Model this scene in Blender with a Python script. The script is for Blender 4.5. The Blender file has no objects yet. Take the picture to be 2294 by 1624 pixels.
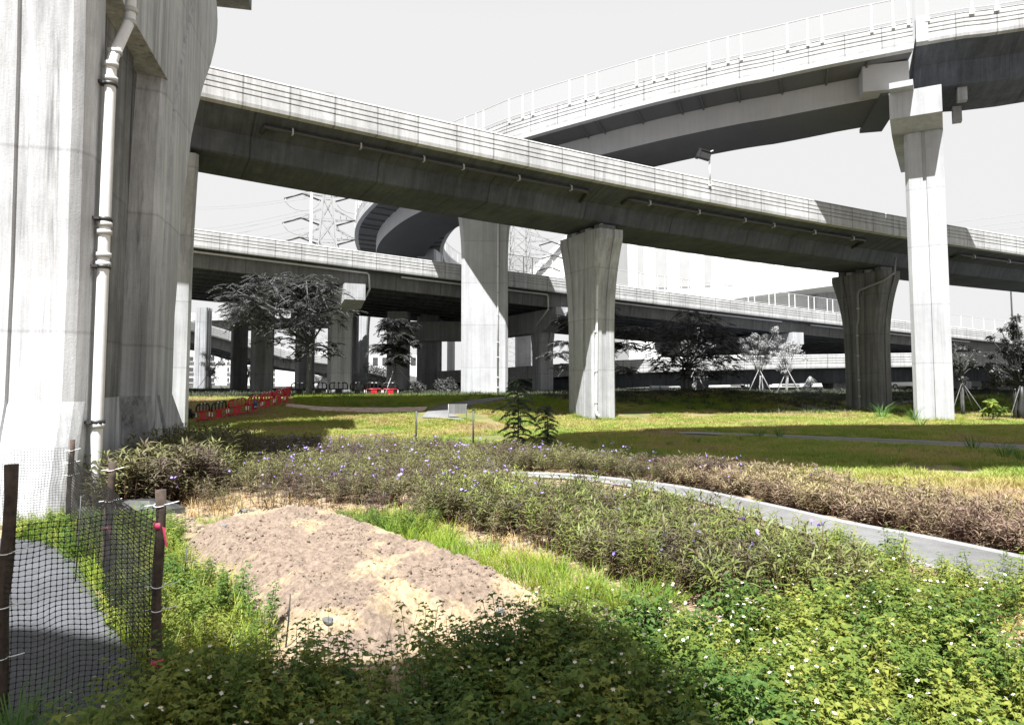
import bpy, bmesh, math, random
import numpy as np
from mathutils import Vector, noise as mnoise

scene = bpy.context.scene
COL = scene.collection
rng = np.random.default_rng(7)
random.seed(7)

# ------------------------------------------------------------------ camera, sky, sun, exposure
FP, CX, CY = 1638.0, 1147.0, 812.0          # focal length and centre in a 2294 px wide picture
PITCH = math.radians(3.9)
CAMZ, HORIZON = 2.4, 850.0
SHIFT = ((HORIZON - CY) - FP * math.tan(PITCH)) / 2294.0
cam_d = bpy.data.cameras.new("camera")
cam = bpy.data.objects.new("camera", cam_d)
COL.objects.link(cam)
cam.location = (0, 0, CAMZ)
cam.rotation_euler = (math.pi / 2 + PITCH, 0, 0)
cam_d.sensor_width = 36.0
cam_d.lens = 36.0 * FP / 2294.0
cam_d.shift_y = SHIFT
cam_d.clip_start, cam_d.clip_end = 0.05, 6000
scene.camera = cam

SUN_EL, SUN_AZ = math.radians(62), math.radians(14)     # azimuth: to the left of straight behind the camera
SUN = Vector((-math.sin(SUN_AZ) * math.cos(SUN_EL), -math.cos(SUN_AZ) * math.cos(SUN_EL), math.sin(SUN_EL)))
world = bpy.data.worlds.new("World")
scene.world = world
world.use_nodes = True
wn, wl = world.node_tree.nodes, world.node_tree.links
wn.clear()
w_out = wn.new("ShaderNodeOutputWorld"); w_bg = wn.new("ShaderNodeBackground")
w_sky = wn.new("ShaderNodeTexSky"); w_sky.sky_type = 'NISHITA'; w_sky.sun_disc = False
w_sky.sun_elevation = SUN_EL; w_sky.sun_rotation = math.pi + SUN_AZ
w_sky.dust_density = 3.0; w_sky.air_density = 1.0
w_bw = wn.new("ShaderNodeRGBToBW")
w_tc = wn.new("ShaderNodeTexCoord"); w_sep = wn.new("ShaderNodeSeparateXYZ")
w_ramp = wn.new("ShaderNodeMapRange")      # pale hazy veil, thick near the horizon and thin overhead
w_ramp.inputs[1].default_value = 0.45; w_ramp.inputs[2].default_value = 0.9
w_ramp.inputs[3].default_value = 0.97; w_ramp.inputs[4].default_value = 0.55
w_mix = wn.new("ShaderNodeMix"); w_mix.data_type = 'FLOAT'
w_mix.inputs[3].default_value = 3.15
wl.new(w_tc.outputs["Generated"], w_sep.inputs[0]); wl.new(w_sep.outputs[2], w_ramp.inputs[0])
w_dim = wn.new('ShaderNodeMath'); w_dim.operation = 'MULTIPLY'; w_dim.inputs[1].default_value = 0.35
wl.new(w_sky.outputs[0], w_bw.inputs[0]); wl.new(w_bw.outputs[0], w_dim.inputs[0]); wl.new(w_dim.outputs[0], w_mix.inputs[2])
wl.new(w_ramp.outputs[0], w_mix.inputs[0]); wl.new(w_mix.outputs[0], w_bg.inputs[0])
w_bg.inputs[1].default_value = 0.1
wl.new(w_bg.outputs[0], w_out.inputs[0])
sun_d = bpy.data.lights.new("sun", 'SUN'); sun_d.energy = 5.0; sun_d.angle = math.radians(0.5)
sun_d.color = (1.0, 0.992, 0.975)
sun_o = bpy.data.objects.new("sun", sun_d); COL.objects.link(sun_o)
sun_o.rotation_euler = SUN.to_track_quat('Z', 'Y').to_euler(); sun_o.location = SUN * 100
vs = scene.view_settings
vs.view_transform = 'Standard'; vs.look = 'None'; vs.gamma = 1.0; vs.use_curve_mapping = False
vs.exposure = 1.5
scene.cycles.use_denoising = True
scene.cycles.max_bounces = 6
scene.cycles.transparent_max_bounces = 12

# ------------------------------------------------------------------ photo geometry helpers
cp, sp = math.cos(PITCH), math.sin(PITCH)
def ray(px, py):
    x = (px - CX) / FP
    y = (CY - py) / FP + SHIFT * 2294.0 / FP
    return Vector((x, cp - y * sp, y * cp + sp))
def at(px, py, Y):
    d = ray(px, py); t = Y / d.y
    return Vector((d.x * t, Y, CAMZ + d.z * t))
def atz(px, py, z=0.0):
    d = ray(px, py); t = (z - CAMZ) / d.z
    return Vector((d.x * t, d.y * t, z))
def sstep(a, b, x):
    t = min(1.0, max(0.0, (x - a) / (b - a))); return t * t * (3 - 2 * t)
def hgt(x, y):
    y0 = 33 + 7 * sstep(-4, 4, x) + 13 * sstep(2, 24, x) + 6 * sstep(24, 34, x)
    z = 1.12 * sstep(y0, y0 + 14, y)
    z += 0.75 * math.exp(-(((x - 19) / 5.5) ** 2 + ((y - 58) / 3.5) ** 2))
    z += 1.0 * math.exp(-(((x - 36) / 6.0) ** 2 + ((y - 55) / 4.0) ** 2))
    if 18 < y < 140:
        z += 0.10 * mnoise.noise(Vector((x * .13, y * .13, 3.1))) * sstep(18, 26, y)
    return z
def ground(px, py, zoff=0.0):
    """point where the sight line through a pixel meets the terrain (raised by zoff)"""
    d = ray(px, py); lo, prev = 2.0, None
    t = 2.0
    while t < 400:
        p = Vector((d.x * t, d.y * t, CAMZ + d.z * t))
        if p.z <= hgt(p.x, p.y) + zoff:
            a, b = t - max(0.25, t * .02), t
            for _ in range(24):
                m = (a + b) / 2
                q = Vector((d.x * m, d.y * m, CAMZ + d.z * m))
                if q.z <= hgt(q.x, q.y) + zoff: b = m
                else: a = m
            return Vector((d.x * b, d.y * b, CAMZ + d.z * b))
        t += max(0.25, t * .02)
    return Vector((d.x * 400, d.y * 400, 1.0))

# ------------------------------------------------------------------ object helpers
def tag(o, label=None, cat=None, group=None, kind=None):
    if label: o["label"] = label
    if cat: o["category"] = cat
    if group: o["group"] = group
    if kind: o["kind"] = kind
    return o
def empty(name, loc, label, cat, group=None, rz=0.0):
    o = bpy.data.objects.new(name, None); COL.objects.link(o)
    o.location = loc; o.rotation_euler = (0, 0, rz); o.empty_display_size = 0.2
    return tag(o, label, cat, group)
def link_mesh(name, me, mat, parent=None):
    o = bpy.data.objects.new(name, me); COL.objects.link(o)
    if mat: me.materials.append(mat)
    if parent:
        o.parent = parent
    return o
def copy_tree(o, parent=None):
    c = o.copy(); COL.objects.link(c)
    if parent: c.parent = parent
    for ch in o.children: copy_tree(ch, c)
    return c
class MB:
    """collects shapes and links them as one mesh object"""
    def __init__(s): s.v = []; s.f = []; s.sm = []; s.uv = {}
    def add(s, vs, fs, smooth=False):
        b = len(s.v); s.v += [tuple(p) for p in vs]
        for f in fs: s.f.append(tuple(i + b for i in f)); s.sm.append(smooth)
    def box(s, c, size, rz=0.0, ry=0.0, rx=0.0):
        hx, hy, hz = size[0] / 2, size[1] / 2, size[2] / 2
        from mathutils import Euler
        R = Euler((rx, ry, rz)).to_matrix(); c = Vector(c)
        vs = [c + R @ Vector((x, y, z)) for z in (-hz, hz) for x, y in ((-hx, -hy), (hx, -hy), (hx, hy), (-hx, hy))]
        s.add(vs, [(3, 2, 1, 0), (4, 5, 6, 7), (0, 1, 5, 4), (1, 2, 6, 5), (2, 3, 7, 6), (3, 0, 4, 7)])
        return s
    def bar(s, a, b, w, h=None):
        a, b = Vector(a), Vector(b); h = h or w; d = (b - a).normalized()
        up = Vector((0, 0, 1)) if abs(d.z) < .95 else Vector((0, 1, 0))
        x = d.cross(up).normalized(); y = x.cross(d).normalized()
        vs = [p + x * (i * w / 2) + y * (j * h / 2) for p in (a, b) for i, j in ((-1, -1), (1, -1), (1, 1), (-1, 1))]
        s.add(vs, [(3, 2, 1, 0), (4, 5, 6, 7), (0, 1, 5, 4), (1, 2, 6, 5), (2, 3, 7, 6), (3, 0, 4, 7)])
        return s
    def tube(s, pts, r, n=8, cap=True, smooth=True):
        pts = [Vector(p) for p in pts]; rs = r if isinstance(r, (list, tuple)) else [r] * len(pts)
        vs, fs = [], []; prevx = None
        for i, p in enumerate(pts):
            d = (pts[min(i + 1, len(pts) - 1)] - pts[max(i - 1, 0)]).normalized()
            if prevx is None:
                up = Vector((0, 0, 1)) if abs(d.z) < .9 else Vector((1, 0, 0))
                x = d.cross(up).normalized()
            else:
                x = (prevx - d * prevx.dot(d))
                x = x.normalized() if x.length > 1e-6 else d.orthogonal().normalized()
            prevx = x; y = d.cross(x)
            for k in range(n):
                a = 2 * math.pi * k / n
                vs.append(p + (x * math.cos(a) + y * math.sin(a)) * rs[i])
        for i in range(len(pts) - 1):
            for k in range(n):
                k2 = (k + 1) % n
                fs.append((i * n + k, i * n + k2, (i + 1) * n + k2, (i + 1) * n + k))
        s.add(vs, fs, smooth)
        if cap:
            b = len(s.v) - len(vs)
            s.f.append(tuple(b + k for k in reversed(range(n)))); s.sm.append(False)
            s.f.append(tuple(b + (len(pts) - 1) * n + k for k in range(n))); s.sm.append(False)
        return s
    def loft(s, rings, cap=True, smooth=False):
        n = len(rings[0]); vs = [p for r in rings for p in r]; fs = []
        for i in range(len(rings) - 1):
            for k in range(n):
                k2 = (k + 1) % n
                fs.append((i * n + k, i * n + k2, (i + 1) * n + k2, (i + 1) * n + k))
        if cap:
            fs.append(tuple(reversed(range(n)))); fs.append(tuple((len(rings) - 1) * n + k for k in range(n)))
        s.add(vs, fs, smooth); return s
    def build(s, name, mat, parent=None, loc=None, recalc=True):
        me = bpy.data.meshes.new(name)
        vs = s.v
        if loc is not None: vs = [(v[0] - loc[0], v[1] - loc[1], v[2] - loc[2]) for v in vs]
        elif parent is not None and not s.local(parent):
            l = parent.location; vs = [(v[0] - l.x, v[1] - l.y, v[2] - l.z) for v in vs]
        me.from_pydata(vs, [], s.f); me.update()
        me.polygons.foreach_set("use_smooth", s.sm)
        if recalc:
            bm = bmesh.new(); bm.from_mesh(me); bmesh.ops.recalc_face_normals(bm, faces=bm.faces); bm.to_mesh(me); bm.free()
        if s.uv:
            pass
        o = link_mesh(name, me, mat, parent)
        if loc is not None: o.location = loc
        return o
    is_local = False
    def local(s, parent): return s.is_local
def LMB():
    m = MB(); m.is_local = True; return m

def sweep(name, mat, path, section, parent, closed=True, caps=True):
    """sweep a section [(inward offset, z offset)] along a list of 3-D edge points; stores UV (length, section length) in metres"""
    P = [Vector(p) for p in path]; n = len(section); off = parent.location if parent else Vector((0, 0, 0))
    vs, uvs = [], []; L = 0.0
    sl = [0.0]
    for i in range(1, n + 1):
        a, b = section[i - 1], section[i % n]
        sl.append(sl[-1] + math.hypot(b[0] - a[0], b[1] - a[1]))
    Ls = []
    for i, p in enumerate(P):
        if i: L += (p - P[i - 1]).length
        Ls.append(L)
        t = P[min(i + 1, len(P) - 1)] - P[max(i - 1, 0)]; t.z = 0; t.normalize()
        nrm = Vector((-t.y, t.x, 0))
        for e, z in section: vs.append(p + nrm * e + Vector((0, 0, z)) - off)
    fs, fuv = [], []
    m = n if closed else n - 1
    for i in range(len(P) - 1):
        for k in range(m):
            k2 = (k + 1) % n
            fs.append((i * n + k, (i + 1) * n + k, (i + 1) * n + k2, i * n + k2))
            fuv += [(Ls[i], sl[k]), (Ls[i + 1], sl[k]), (Ls[i + 1], sl[k + 1]), (Ls[i], sl[k + 1])]
    if caps and closed:
        fs.append(tuple(range(n))); fuv += [(0, 0)] * n
        fs.append(tuple(reversed([(len(P) - 1) * n + k for k in range(n)]))); fuv += [(0, 0)] * n
    me = bpy.data.meshes.new(name); me.from_pydata(vs, [], fs); me.update()
    uv = me.uv_layers.new(name="UVMap")
    uv.data.foreach_set("uv", np.array(fuv, dtype=np.float32).ravel())
    bm = bmesh.new(); bm.from_mesh(me); bmesh.ops.recalc_face_normals(bm, faces=bm.faces); bm.to_mesh(me); bm.free()
    return link_mesh(name, me, mat, parent)

def catmull(pts, step=1.2):
    P = [np.array(p, float) for p in pts]; P = [2 * P[0] - P[1]] + P + [2 * P[-1] - P[-2]]
    out = []
    for i in range(1, len(P) - 2):
        p0, p1, p2, p3 = P[i - 1:i + 3]
        n = max(2, int(np.linalg.norm(p2 - p1) / step))
        for k in range(n):
            t = k / n
            out.append(.5 * ((2 * p1) + (p2 - p0) * t + (2 * p0 - 5 * p1 + 4 * p2 - p3) * t * t + (3 * p1 - p0 - 3 * p2 + p3) * t ** 3))
    out.append(P[-2]); return [Vector(p) for p in out]
def offset_path(path, e, dz):
    out = []
    for i, p in enumerate(path):
        t = path[min(i + 1, len(path) - 1)] - path[max(i - 1, 0)]; t = Vector((t.x, t.y, 0)).normalized()
        out.append(p + Vector((-t.y, t.x, 0)) * e + Vector((0, 0, dz)))
    return out

# ------------------------------------------------------------------ materials
def new_mat(name):
    m = bpy.data.materials.new(name); m.use_nodes = True
    n, l = m.node_tree.nodes, m.node_tree.links
    return m, n, l, n["Principled BSDF"]
def nd(n, typ, **kw):
    x = n.new(typ)
    for k, v in kw.items(): setattr(x, k, v)
    return x
def math_n(n, l, op, a, b=None):
    x = n.new("ShaderNodeMath"); x.operation = op
    for i, v in enumerate((a, b)):
        if v is None: continue
        if isinstance(v, (int, float)): x.inputs[i].default_value = v
        else: l.new(v, x.inputs[i])
    return x.outputs[0]
def noise_n(n, l, vec, scale, detail=4, rough=.6):
    x = n.new("ShaderNodeTexNoise"); x.inputs["Scale"].default_value = scale
    x.inputs["Detail"].default_value = detail; x.inputs["Roughness"].default_value = rough
    l.new(vec, x.inputs["Vector"]); return x.outputs["Fac"]
def mapping(n, l, vec, scale, loc=(0, 0, 0)):
    x = n.new("ShaderNodeMapping"); x.inputs["Scale"].default_value = scale; x.inputs["Location"].default_value = loc
    l.new(vec, x.inputs["Vector"]); return x.outputs[0]
def maprange(n, l, v, a, b, c, d):
    x = n.new("ShaderNodeMapRange"); l.new(v, x.inputs[0])
    for i, k in enumerate((a, b, c, d)): x.inputs[i + 1].default_value = k
    return x.outputs[0]
def ramp_n(n, l, v, stops):
    x = n.new("ShaderNodeValToRGB"); e = x.color_ramp.elements
    while len(e) < len(stops): e.new(0.5)
    for i, (p, c) in enumerate(stops):
        e[i].position = p; e[i].color = (c[0], c[1], c[2], 1) if not isinstance(c, (int, float)) else (c, c, c, 1)
    l.new(v, x.inputs[0]); return x.outputs[0]

def concrete(name, base, streak=.25, blotch=.25, uv=False, joint=0.0, pour=0.0, grain=.08, tint=(1, 1, 1), drips=0.0):
    m, n, l, p = new_mat(name)
    pos = n.new("ShaderNodeNewGeometry").outputs["Position"]
    big = noise_n(n, l, pos, .35, 5, .65)
    mid = noise_n(n, l, pos, 2.2, 5, .7)
    fin = noise_n(n, l, pos, 30, 3, .7)
    if uv:
        uvv = n.new("ShaderNodeUVMap").outputs[0]
        st = noise_n(n, l, mapping(n, l, uvv, (3.0, .25, 1)), 1.0, 5, .75)
    else:
        st = noise_n(n, l, mapping(n, l, pos, (3.2, 3.2, .10)), 1.0, 5, .75)
    v = maprange(n, l, big, .3, .7, 1 - blotch, 1 + blotch * .5)
    v = math_n(n, l, 'MULTIPLY', v, maprange(n, l, mid, .3, .72, 1 - blotch * .4, 1 + blotch * .25))
    v = math_n(n, l, 'MULTIPLY', v, maprange(n, l, st, .38, .68, 1 - streak, 1 + streak * .35))
    v = math_n(n, l, 'MULTIPLY', v, maprange(n, l, fin, .3, .7, 1 - grain, 1 + grain))
    if drips:
        src = mapping(n, l, uvv, (1.7, .05, 1), (3, 0, 0)) if uv else mapping(n, l, pos, (1.6, 1.6, .05), (5, 2, 0))
        dr = noise_n(n, l, src, 1.6, 4, .8)
        v = math_n(n, l, 'MULTIPLY', v, maprange(n, l, dr, .56, .66, 1, 1 - drips))
    if joint and uv:
        sep = n.new("ShaderNodeSeparateXYZ"); l.new(uvv, sep.inputs[0])
        j = math_n(n, l, 'FRACT', math_n(n, l, 'DIVIDE', sep.outputs[0], joint))
        d = math_n(n, l, 'ABSOLUTE', math_n(n, l, 'SUBTRACT', j, .5))
        v = math_n(n, l, 'MULTIPLY', v, maprange(n, l, d, .5 - .055 / joint, .5 - .02 / joint, 1, .55))
    if pour:
        sep2 = n.new("ShaderNodeSeparateXYZ"); l.new(pos, sep2.inputs[0])
        wob = math_n(n, l, 'MULTIPLY', noise_n(n, l, pos, .8, 3), .12)
        zz = math_n(n, l, 'ADD', sep2.outputs[2], wob)
        j = math_n(n, l, 'FRACT', math_n(n, l, 'DIVIDE', zz, pour))
        d = math_n(n, l, 'ABSOLUTE', math_n(n, l, 'SUBTRACT', j, .5))
        v = math_n(n, l, 'MULTIPLY', v, maprange(n, l, d, .5 - .05 / pour, .5 - .012 / pour, 1, .80))
        wnz = n.new('ShaderNodeTexWhiteNoise'); wnz.noise_dimensions = '1D'; l.new(math_n(n, l, 'FLOOR', math_n(n, l, 'DIVIDE', zz, pour)), wnz.inputs['W'])
        v = math_n(n, l, 'MULTIPLY', v, maprange(n, l, wnz.outputs['Value'], 0, 1, .96, 1.03))
    v = math_n(n, l, 'MULTIPLY', v, base)
    comb = n.new("ShaderNodeCombineColor")
    for i in range(3): l.new(math_n(n, l, 'MULTIPLY', v, tint[i]), comb.inputs[i])
    l.new(comb.outputs[0], p.inputs["Base Color"])
    p.inputs["Roughness"].default_value = .88; p.inputs["Specular IOR Level"].default_value = .25
    b = n.new("ShaderNodeBump"); b.inputs["Strength"].default_value = .25; b.inputs["Distance"].default_value = .02
    l.new(math_n(n, l, 'ADD', fin, mid), b.inputs["Height"]); l.new(b.outputs[0], p.inputs["Normal"])
    return m
def plain(name, c, rough=.6, var=.12, scale=6.0, metal=0.0):
    m, n, l, p = new_mat(name)
    pos = n.new("ShaderNodeNewGeometry").outputs["Position"]
    f = noise_n(n, l, pos, scale, 4, .65)
    lo = tuple(k * (1 - var) for k in c); hi = tuple(min(1, k * (1 + var)) for k in c)
    l.new(ramp_n(n, l, f, [(.3, lo), (.7, hi)]), p.inputs["Base Color"])
    p.inputs["Roughness"].default_value = rough; p.inputs["Metallic"].default_value = metal
    return m
def leaf_mat(name, stops, trans=.35, wscale=.5, rnd=.5, rough=.55, spec=.3):
    """leaf colours: ramp driven by per-plant random value and by patches over the ground"""
    m, n, l, p = new_mat(name)
    pos = n.new("ShaderNodeNewGeometry").outputs["Position"]
    oi = n.new("ShaderNodeObjectInfo").outputs["Random"]
    patch = maprange(n, l, noise_n(n, l, pos, wscale, 3, .6), .3, .7, 0, 1)
    fine = noise_n(n, l, pos, 14, 2, .6)
    f = math_n(n, l, 'ADD', math_n(n, l, 'MULTIPLY', oi, rnd), math_n(n, l, 'MULTIPLY', patch, 1 - rnd))
    f = math_n(n, l, 'ADD', f, math_n(n, l, 'MULTIPLY', math_n(n, l, 'SUBTRACT', fine, .5), .5))
    col = ramp_n(n, l, f, stops)
    l.new(col, p.inputs["Base Color"])
    p.inputs["Roughness"].default_value = rough; p.inputs["Specular IOR Level"].default_value = spec
    t = n.new("ShaderNodeBsdfTranslucent"); l.new(col, t.inputs[0])
    mx = n.new("ShaderNodeMixShader"); mx.inputs[0].default_value = trans
    l.new(p.outputs[0], mx.inputs[1]); l.new(t.outputs[0], mx.inputs[2])
    l.new(mx.outputs[0], n["Material Output"].inputs[0])
    return m

M = {}
M['fascia'] = concrete("fascia_concrete", 0.5, .22, .2, uv=True, joint=2.0, drips=.3)
M['fascia_far'] = concrete("fascia_concrete_far", 0.56, .18, .16, uv=True, joint=2.6, drips=.2)
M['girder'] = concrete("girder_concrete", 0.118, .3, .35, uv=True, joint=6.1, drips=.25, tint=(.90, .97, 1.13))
M['girder_b'] = concrete("girder_concrete_pale", 0.2, .3, .25, uv=True, joint=4.0, drips=.3)
M['steel'] = concrete("painted_steel_grey", 0.12, .06, .1, uv=True, grain=.02)
M['steel_white'] = concrete("painted_steel_white", 0.42, .08, .08, uv=True, grain=.02)
M['pier'] = concrete("pier_concrete", 0.45, .3, .22, pour=3.0, grain=.06, drips=.18, tint=(.985, 1, 1.03))
M['pier_white'] = concrete("pier_concrete_pale", 0.46, .18, .14, pour=3.4, grain=.06, drips=.10, tint=(.985, 1, 1.03))
M['pier_dark'] = concrete("pier_concrete_stained", 0.2, .35, .25, pour=2.9, drips=.35)  # darker pier concrete: shade under the decks put into the colour, plus drips
M['pier_big'] = concrete("pier_concrete_streaked", 0.52, .38, .20, pour=3.3, grain=.07, drips=.42, tint=(.985, 1, 1.03))
M['recess_shade'] = concrete("shaded_streaked_concrete", .26, .55, .45, pour=3.3, grain=.12, drips=.45)  # shade of the recess put into a darker concrete, with water streaks
M['pipe'] = plain("pvc_pipe", (.62, .62, .62), .4, .06)
M['pipe_mid'] = plain("pipe_mid_grey", (.22, .22, .22), .5, .1)
M['pipe_dark'] = plain("pipe_grey", (.05, .05, .05), .5, .1)
M['metal'] = plain("galvanised_metal", (.42, .42, .42), .45, .1)
M['metal_white'] = plain("white_metal", (.72, .72, .72), .5, .05)
M['black'] = plain("black_plastic", (.012, .012, .012), .5, .2)
M['dark'] = plain("dark_metal", (.03, .03, .03), .5, .2)
M['bark'] = plain("bark_grey", (.10, .10, .10), .9, .4, 9)
M['bark_brown'] = plain("bark_brown", (.055, .038, .028), .9, .5, 14)
M['bark_pale'] = plain("bark_pale", (.28, .28, .28), .9, .3, 9)
M['white_wall'] = plain("white_wall", (.60, .60, .60), .8, .05, .6)
M['glass'] = plain("window_glass", (.06, .06, .06), .2, .4, 3)
M['glass_grey'] = plain("facade_panel_grey", (.36, .36, .36), .4, .15, .5)
M['red'] = plain("red_plastic", (.50, .015, .03), .45, .12)
M['blue'] = plain("blue_sign_face", (.01, .03, .16), .5, .1)
M['white'] = plain("white_plastic", (.78, .78, .78), .5, .04)
M['pink'] = plain("pink_ribbon", (.62, .06, .14), .6, .2)
M['steel_dull'] = plain("dull_pylon_steel", (.27, .27, .27), .6, .1)
M['wood'] = plain("weathered_wood", (.36, .30, .24), .8, .2)

# ------------------------------------------------------------------ viaducts
def on_line(px, py, a, b):
    d = ray(px, py); t = a / (d.y - b * d.x)
    return Vector((d.x * t, d.y * t, CAMZ + d.z * t))
def line_path(pix, a, b, x0, x1, step=3.0, deg=2):
    q = [on_line(px, py, a, b) for px, py in pix]
    xs = np.array([p.x for p in q]); zs = np.array([p.z for p in q])
    co = np.polyfit(xs, zs, deg); lo, hi = xs.min(), xs.max()
    dl = np.polyval(np.polyder(co), lo); dh = np.polyval(np.polyder(co), hi)
    out = []
    n = int((x1 - x0) / step)
    for i in range(n + 1):
        x = x0 + (x1 - x0) * i / n
        z = np.polyval(co, min(max(x, lo), hi))
        if x < lo: z += dl * (x - lo)
        if x > hi: z += dh * (x - hi)
        out.append(Vector((x, a + b * x, float(z))))
    return out
def fascia_section(H, t=.26, grooves=(.07, .36, .60, .84)):
    s = [(.05, 0.0)]
    for g in grooves: s += [(0, -g), (.07, -g - .012), (.07, -g - .05), (0, -g - .062)]
    s += [(0, -H + .16), (.03, -H), (.42, -H - .02), (.42, -H + .45), (t + .02, -H + .42), (t, 0)]
    return s
def mirror(s, W): return [(W - e, z) for e, z in reversed(s)]

# --- main viaduct crossing the picture
MA, MBb = 36.7, .485
pixM = [(455.3, 145), (521.8, 157), (604, 180), (757.7, 220), (900, 248.5), (1033, 279), (1150, 302), (1208, 320),
        (1401, 360), (1742, 432), (1851.6, 453.6), (2028.7, 486), (2107, 501), (2294, 530.6)]
pathM = line_path(pixM, MA, MBb, -44, 84)
thM = math.atan(MBb)
dM = Vector((math.cos(thM), math.sin(thM), 0)); nM = Vector((-math.sin(thM), math.cos(thM), 0))
def mz(x):
    for a, b in zip(pathM, pathM[1:]):
        if a.x <= x <= b.x: return a.z + (b.z - a.z) * (x - a.x) / (b.x - a.x)
    return pathM[-1].z
vM = empty("box_girder_viaduct", (0, 36.7, 0), "long concrete box girder viaduct crossing the whole picture and sloping down to the right", "viaduct")
sweep("parapet", M['fascia'], pathM, fascia_section(1.40), vM)
sweep("far_parapet", M['fascia_far'], pathM, mirror(fascia_section(1.40), 9.4), vM)
secM = [(.424, -.97), (.424, -1.43), (2.25, -1.98), (2.62, -2.86), (2.75, -2.92), (6.65, -2.92), (6.78, -2.86), (7.15, -1.98), (8.976, -1.43), (8.976, -.97)]
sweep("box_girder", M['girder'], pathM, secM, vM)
def sub(parent_part, thing, name, mb, mat):
    """a sub-part: its vertices are given in world space; the part sits at its thing's origin"""
    l = thing.location
    me = bpy.data.meshes.new(name)
    me.from_pydata([(v[0] - l.x, v[1] - l.y, v[2] - l.z) for v in mb.v], [], mb.f); me.update()
    me.polygons.foreach_set("use_smooth", mb.sm)
    return link_mesh(name, me, mat, parent_part)
def run_pipe(thing, pts, r, brk, mat='pipe_dark', name="drain_pipe", bmat='metal'):
    m = MB(); m.tube(pts, r); o = m.build(name, M[mat], thing)
    for p in brk:
        b = MB(); b.box(p, (.07, r * 2.6, r * 2.6), thM); b.box(Vector(p) + Vector((0, 0, .25)), (.04, .05, .45), thM)
        sub(o, thing, "pipe_bracket", b, M[bmat])
    return o
def mpt(x, e, dz):
    """point on the main viaduct at edge abscissa x, inward offset e and height dz from the parapet top"""
    return Vector((x, MA + MBb * x, mz(x))) + nM * e + Vector((0, 0, dz))
for xa, xb in ((-10.6, 4.6), (7.3, 24.6), (34, 55)):
    xs = [xa + (xb - xa) * k / 16 for k in range(17)]
    pts = [mpt(xa - .2, 1.7, -1.9), mpt(xa - .1, 1.1, -1.72)] + [mpt(x, 1.0, -1.80) for x in xs] + [mpt(xb + .15, 1.2, -1.85), mpt(xb + .3, 2.42, -2.05)]
    run_pipe(vM, pts, .10, [mpt(xs[k], 1.0, -1.80) for k in (1, 4, 7, 9, 12, 15)])

# --- CCTV camera on the main viaduct parapet
xc = 11.6
pc = mpt(xc, -.06, 0)
pc = pc + Vector((0, 0, 0))
cc = empty("security_camera", pc, "dark security camera looking left from a thin pale pole on the viaduct parapet", "camera")
b = LMB(); b.tube([(0, -.02, -.35), (0, -.02, 1.45)], .055, 8); b.box((0, .0, -.3), (.16, .1, .3)); b.build("pole", M['metal_white'], cc)
b = LMB(); b.box((-.30, -.02, 1.34), (.66, .40, .40), 0, .3); b.box((-.66, -.02, 1.44), (.16, .48, .46), 0, .3); b.box((-.32, -.02, 1.60), (.8, .5, .04), 0, .3)
b.build("camera_housing", M['black'], cc)
b = LMB(); b.bar((-.15, -.02, 1.50), (.22, -.02, 1.66), .05); b.bar((0, -.02, 1.40), (-.2, -.02, 1.38), .06); b.build("mounting_arm", M['metal_white'], cc)

# --- piers
def pier_rings(W, L0, Ltop, z0, z1, flare0, ch=.14, groove=(.16, .30), gd=.07, wflare=0.0, power=2.2, n=14):
    a, c = groove
    w, l = W / 2, L0 / 2
    sec = [(-w + ch, -l)] + [(-a, -l), (-a, -l + gd), (a, -l + gd), (a, -l)] + [(w - ch, -l), (w, -l + ch)]
    for g in (-l * .42, l * .42): sec += [(w, g - c / 2), (w - gd, g - c / 2), (w - gd, g + c / 2), (w, g + c / 2)]
    sec += [(w, l - ch), (w - ch, l), (a, l), (a, l - gd), (-a, l - gd), (-a, l), (-w + ch, l), (-w, l - ch)]
    for g in (l * .42, -l * .42): sec += [(-w, g + c / 2), (-w + gd, g + c / 2), (-w + gd, g - c / 2), (-w, g - c / 2)]
    sec += [(-w, -l + ch)]
    rings = []
    zs = [z0, z0 + (flare0 - z0) * .5] + [flare0 + (z1 - .45 - flare0) * k / n for k in range(n + 1)] + [z1]
    for z in zs:
        t = min(1, max(0, (z - flare0) / max(.01, z1 - .45 - flare0))); f = t ** power
        kl = 1 + (Ltop / L0 - 1) * f; kw = 1 + wflare * f
        rings.append([Vector((x * kw, y * kl, z)) for x, y in sec])
    return rings
def pier(name, label, group, x, y, th, W, L0, Ltop, zb, zt, flare0, mat, lugs=True, **kw):
    o = empty(name, (x, y, zb), label, "pier", group, th)
    b = LMB(); b.loft(pier_rings(W, L0, Ltop, -.6, zt - zb, flare0 - zb, **kw)); b.build("shaft", mat, o)
    if lugs:
        for k in (-1, 0, 1):
            c = LMB(); c.box((0, k * Ltop * .34, zt - zb + .17), (W * .7, .55, .34)); c.build("bearing", M['pier_dark'], o)
        for k in (-.5, .5):
            c = LMB(); c.box((-W * .3, k * Ltop * .34, zt - zb + .12), (.45, .5, .24)); c.build("seismic_block", M['pier'], o)
    return o
def down_pipe(thing, pts, r, mat='pipe', rings=()):
    """pts and rings are in the thing's local space"""
    m = LMB(); m.tube(pts, r, 10); o = m.build("downpipe", M[mat], thing)
    for p in rings:
        c = LMB(); c.tube([Vector(p) - Vector((0, 0, .045)), Vector(p) + Vector((0, 0, .045))], r * 1.28, 10)
        c.build("pipe_collar", M['metal'], o)
    return o
GM = "piers under the main box girder viaduct"
def m_pier(x_edge, label, mat, zb, e=4.7):
    p = mpt(x_edge, e, 0); zt = mz(x_edge) - 2.92 - .36
    return pier("viaduct_pier", label, GM, p.x, p.y, thM, 1.65, 2.85, 4.7, zb, zt, zb + (zt - zb) * .45, mat, wflare=.12)
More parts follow.
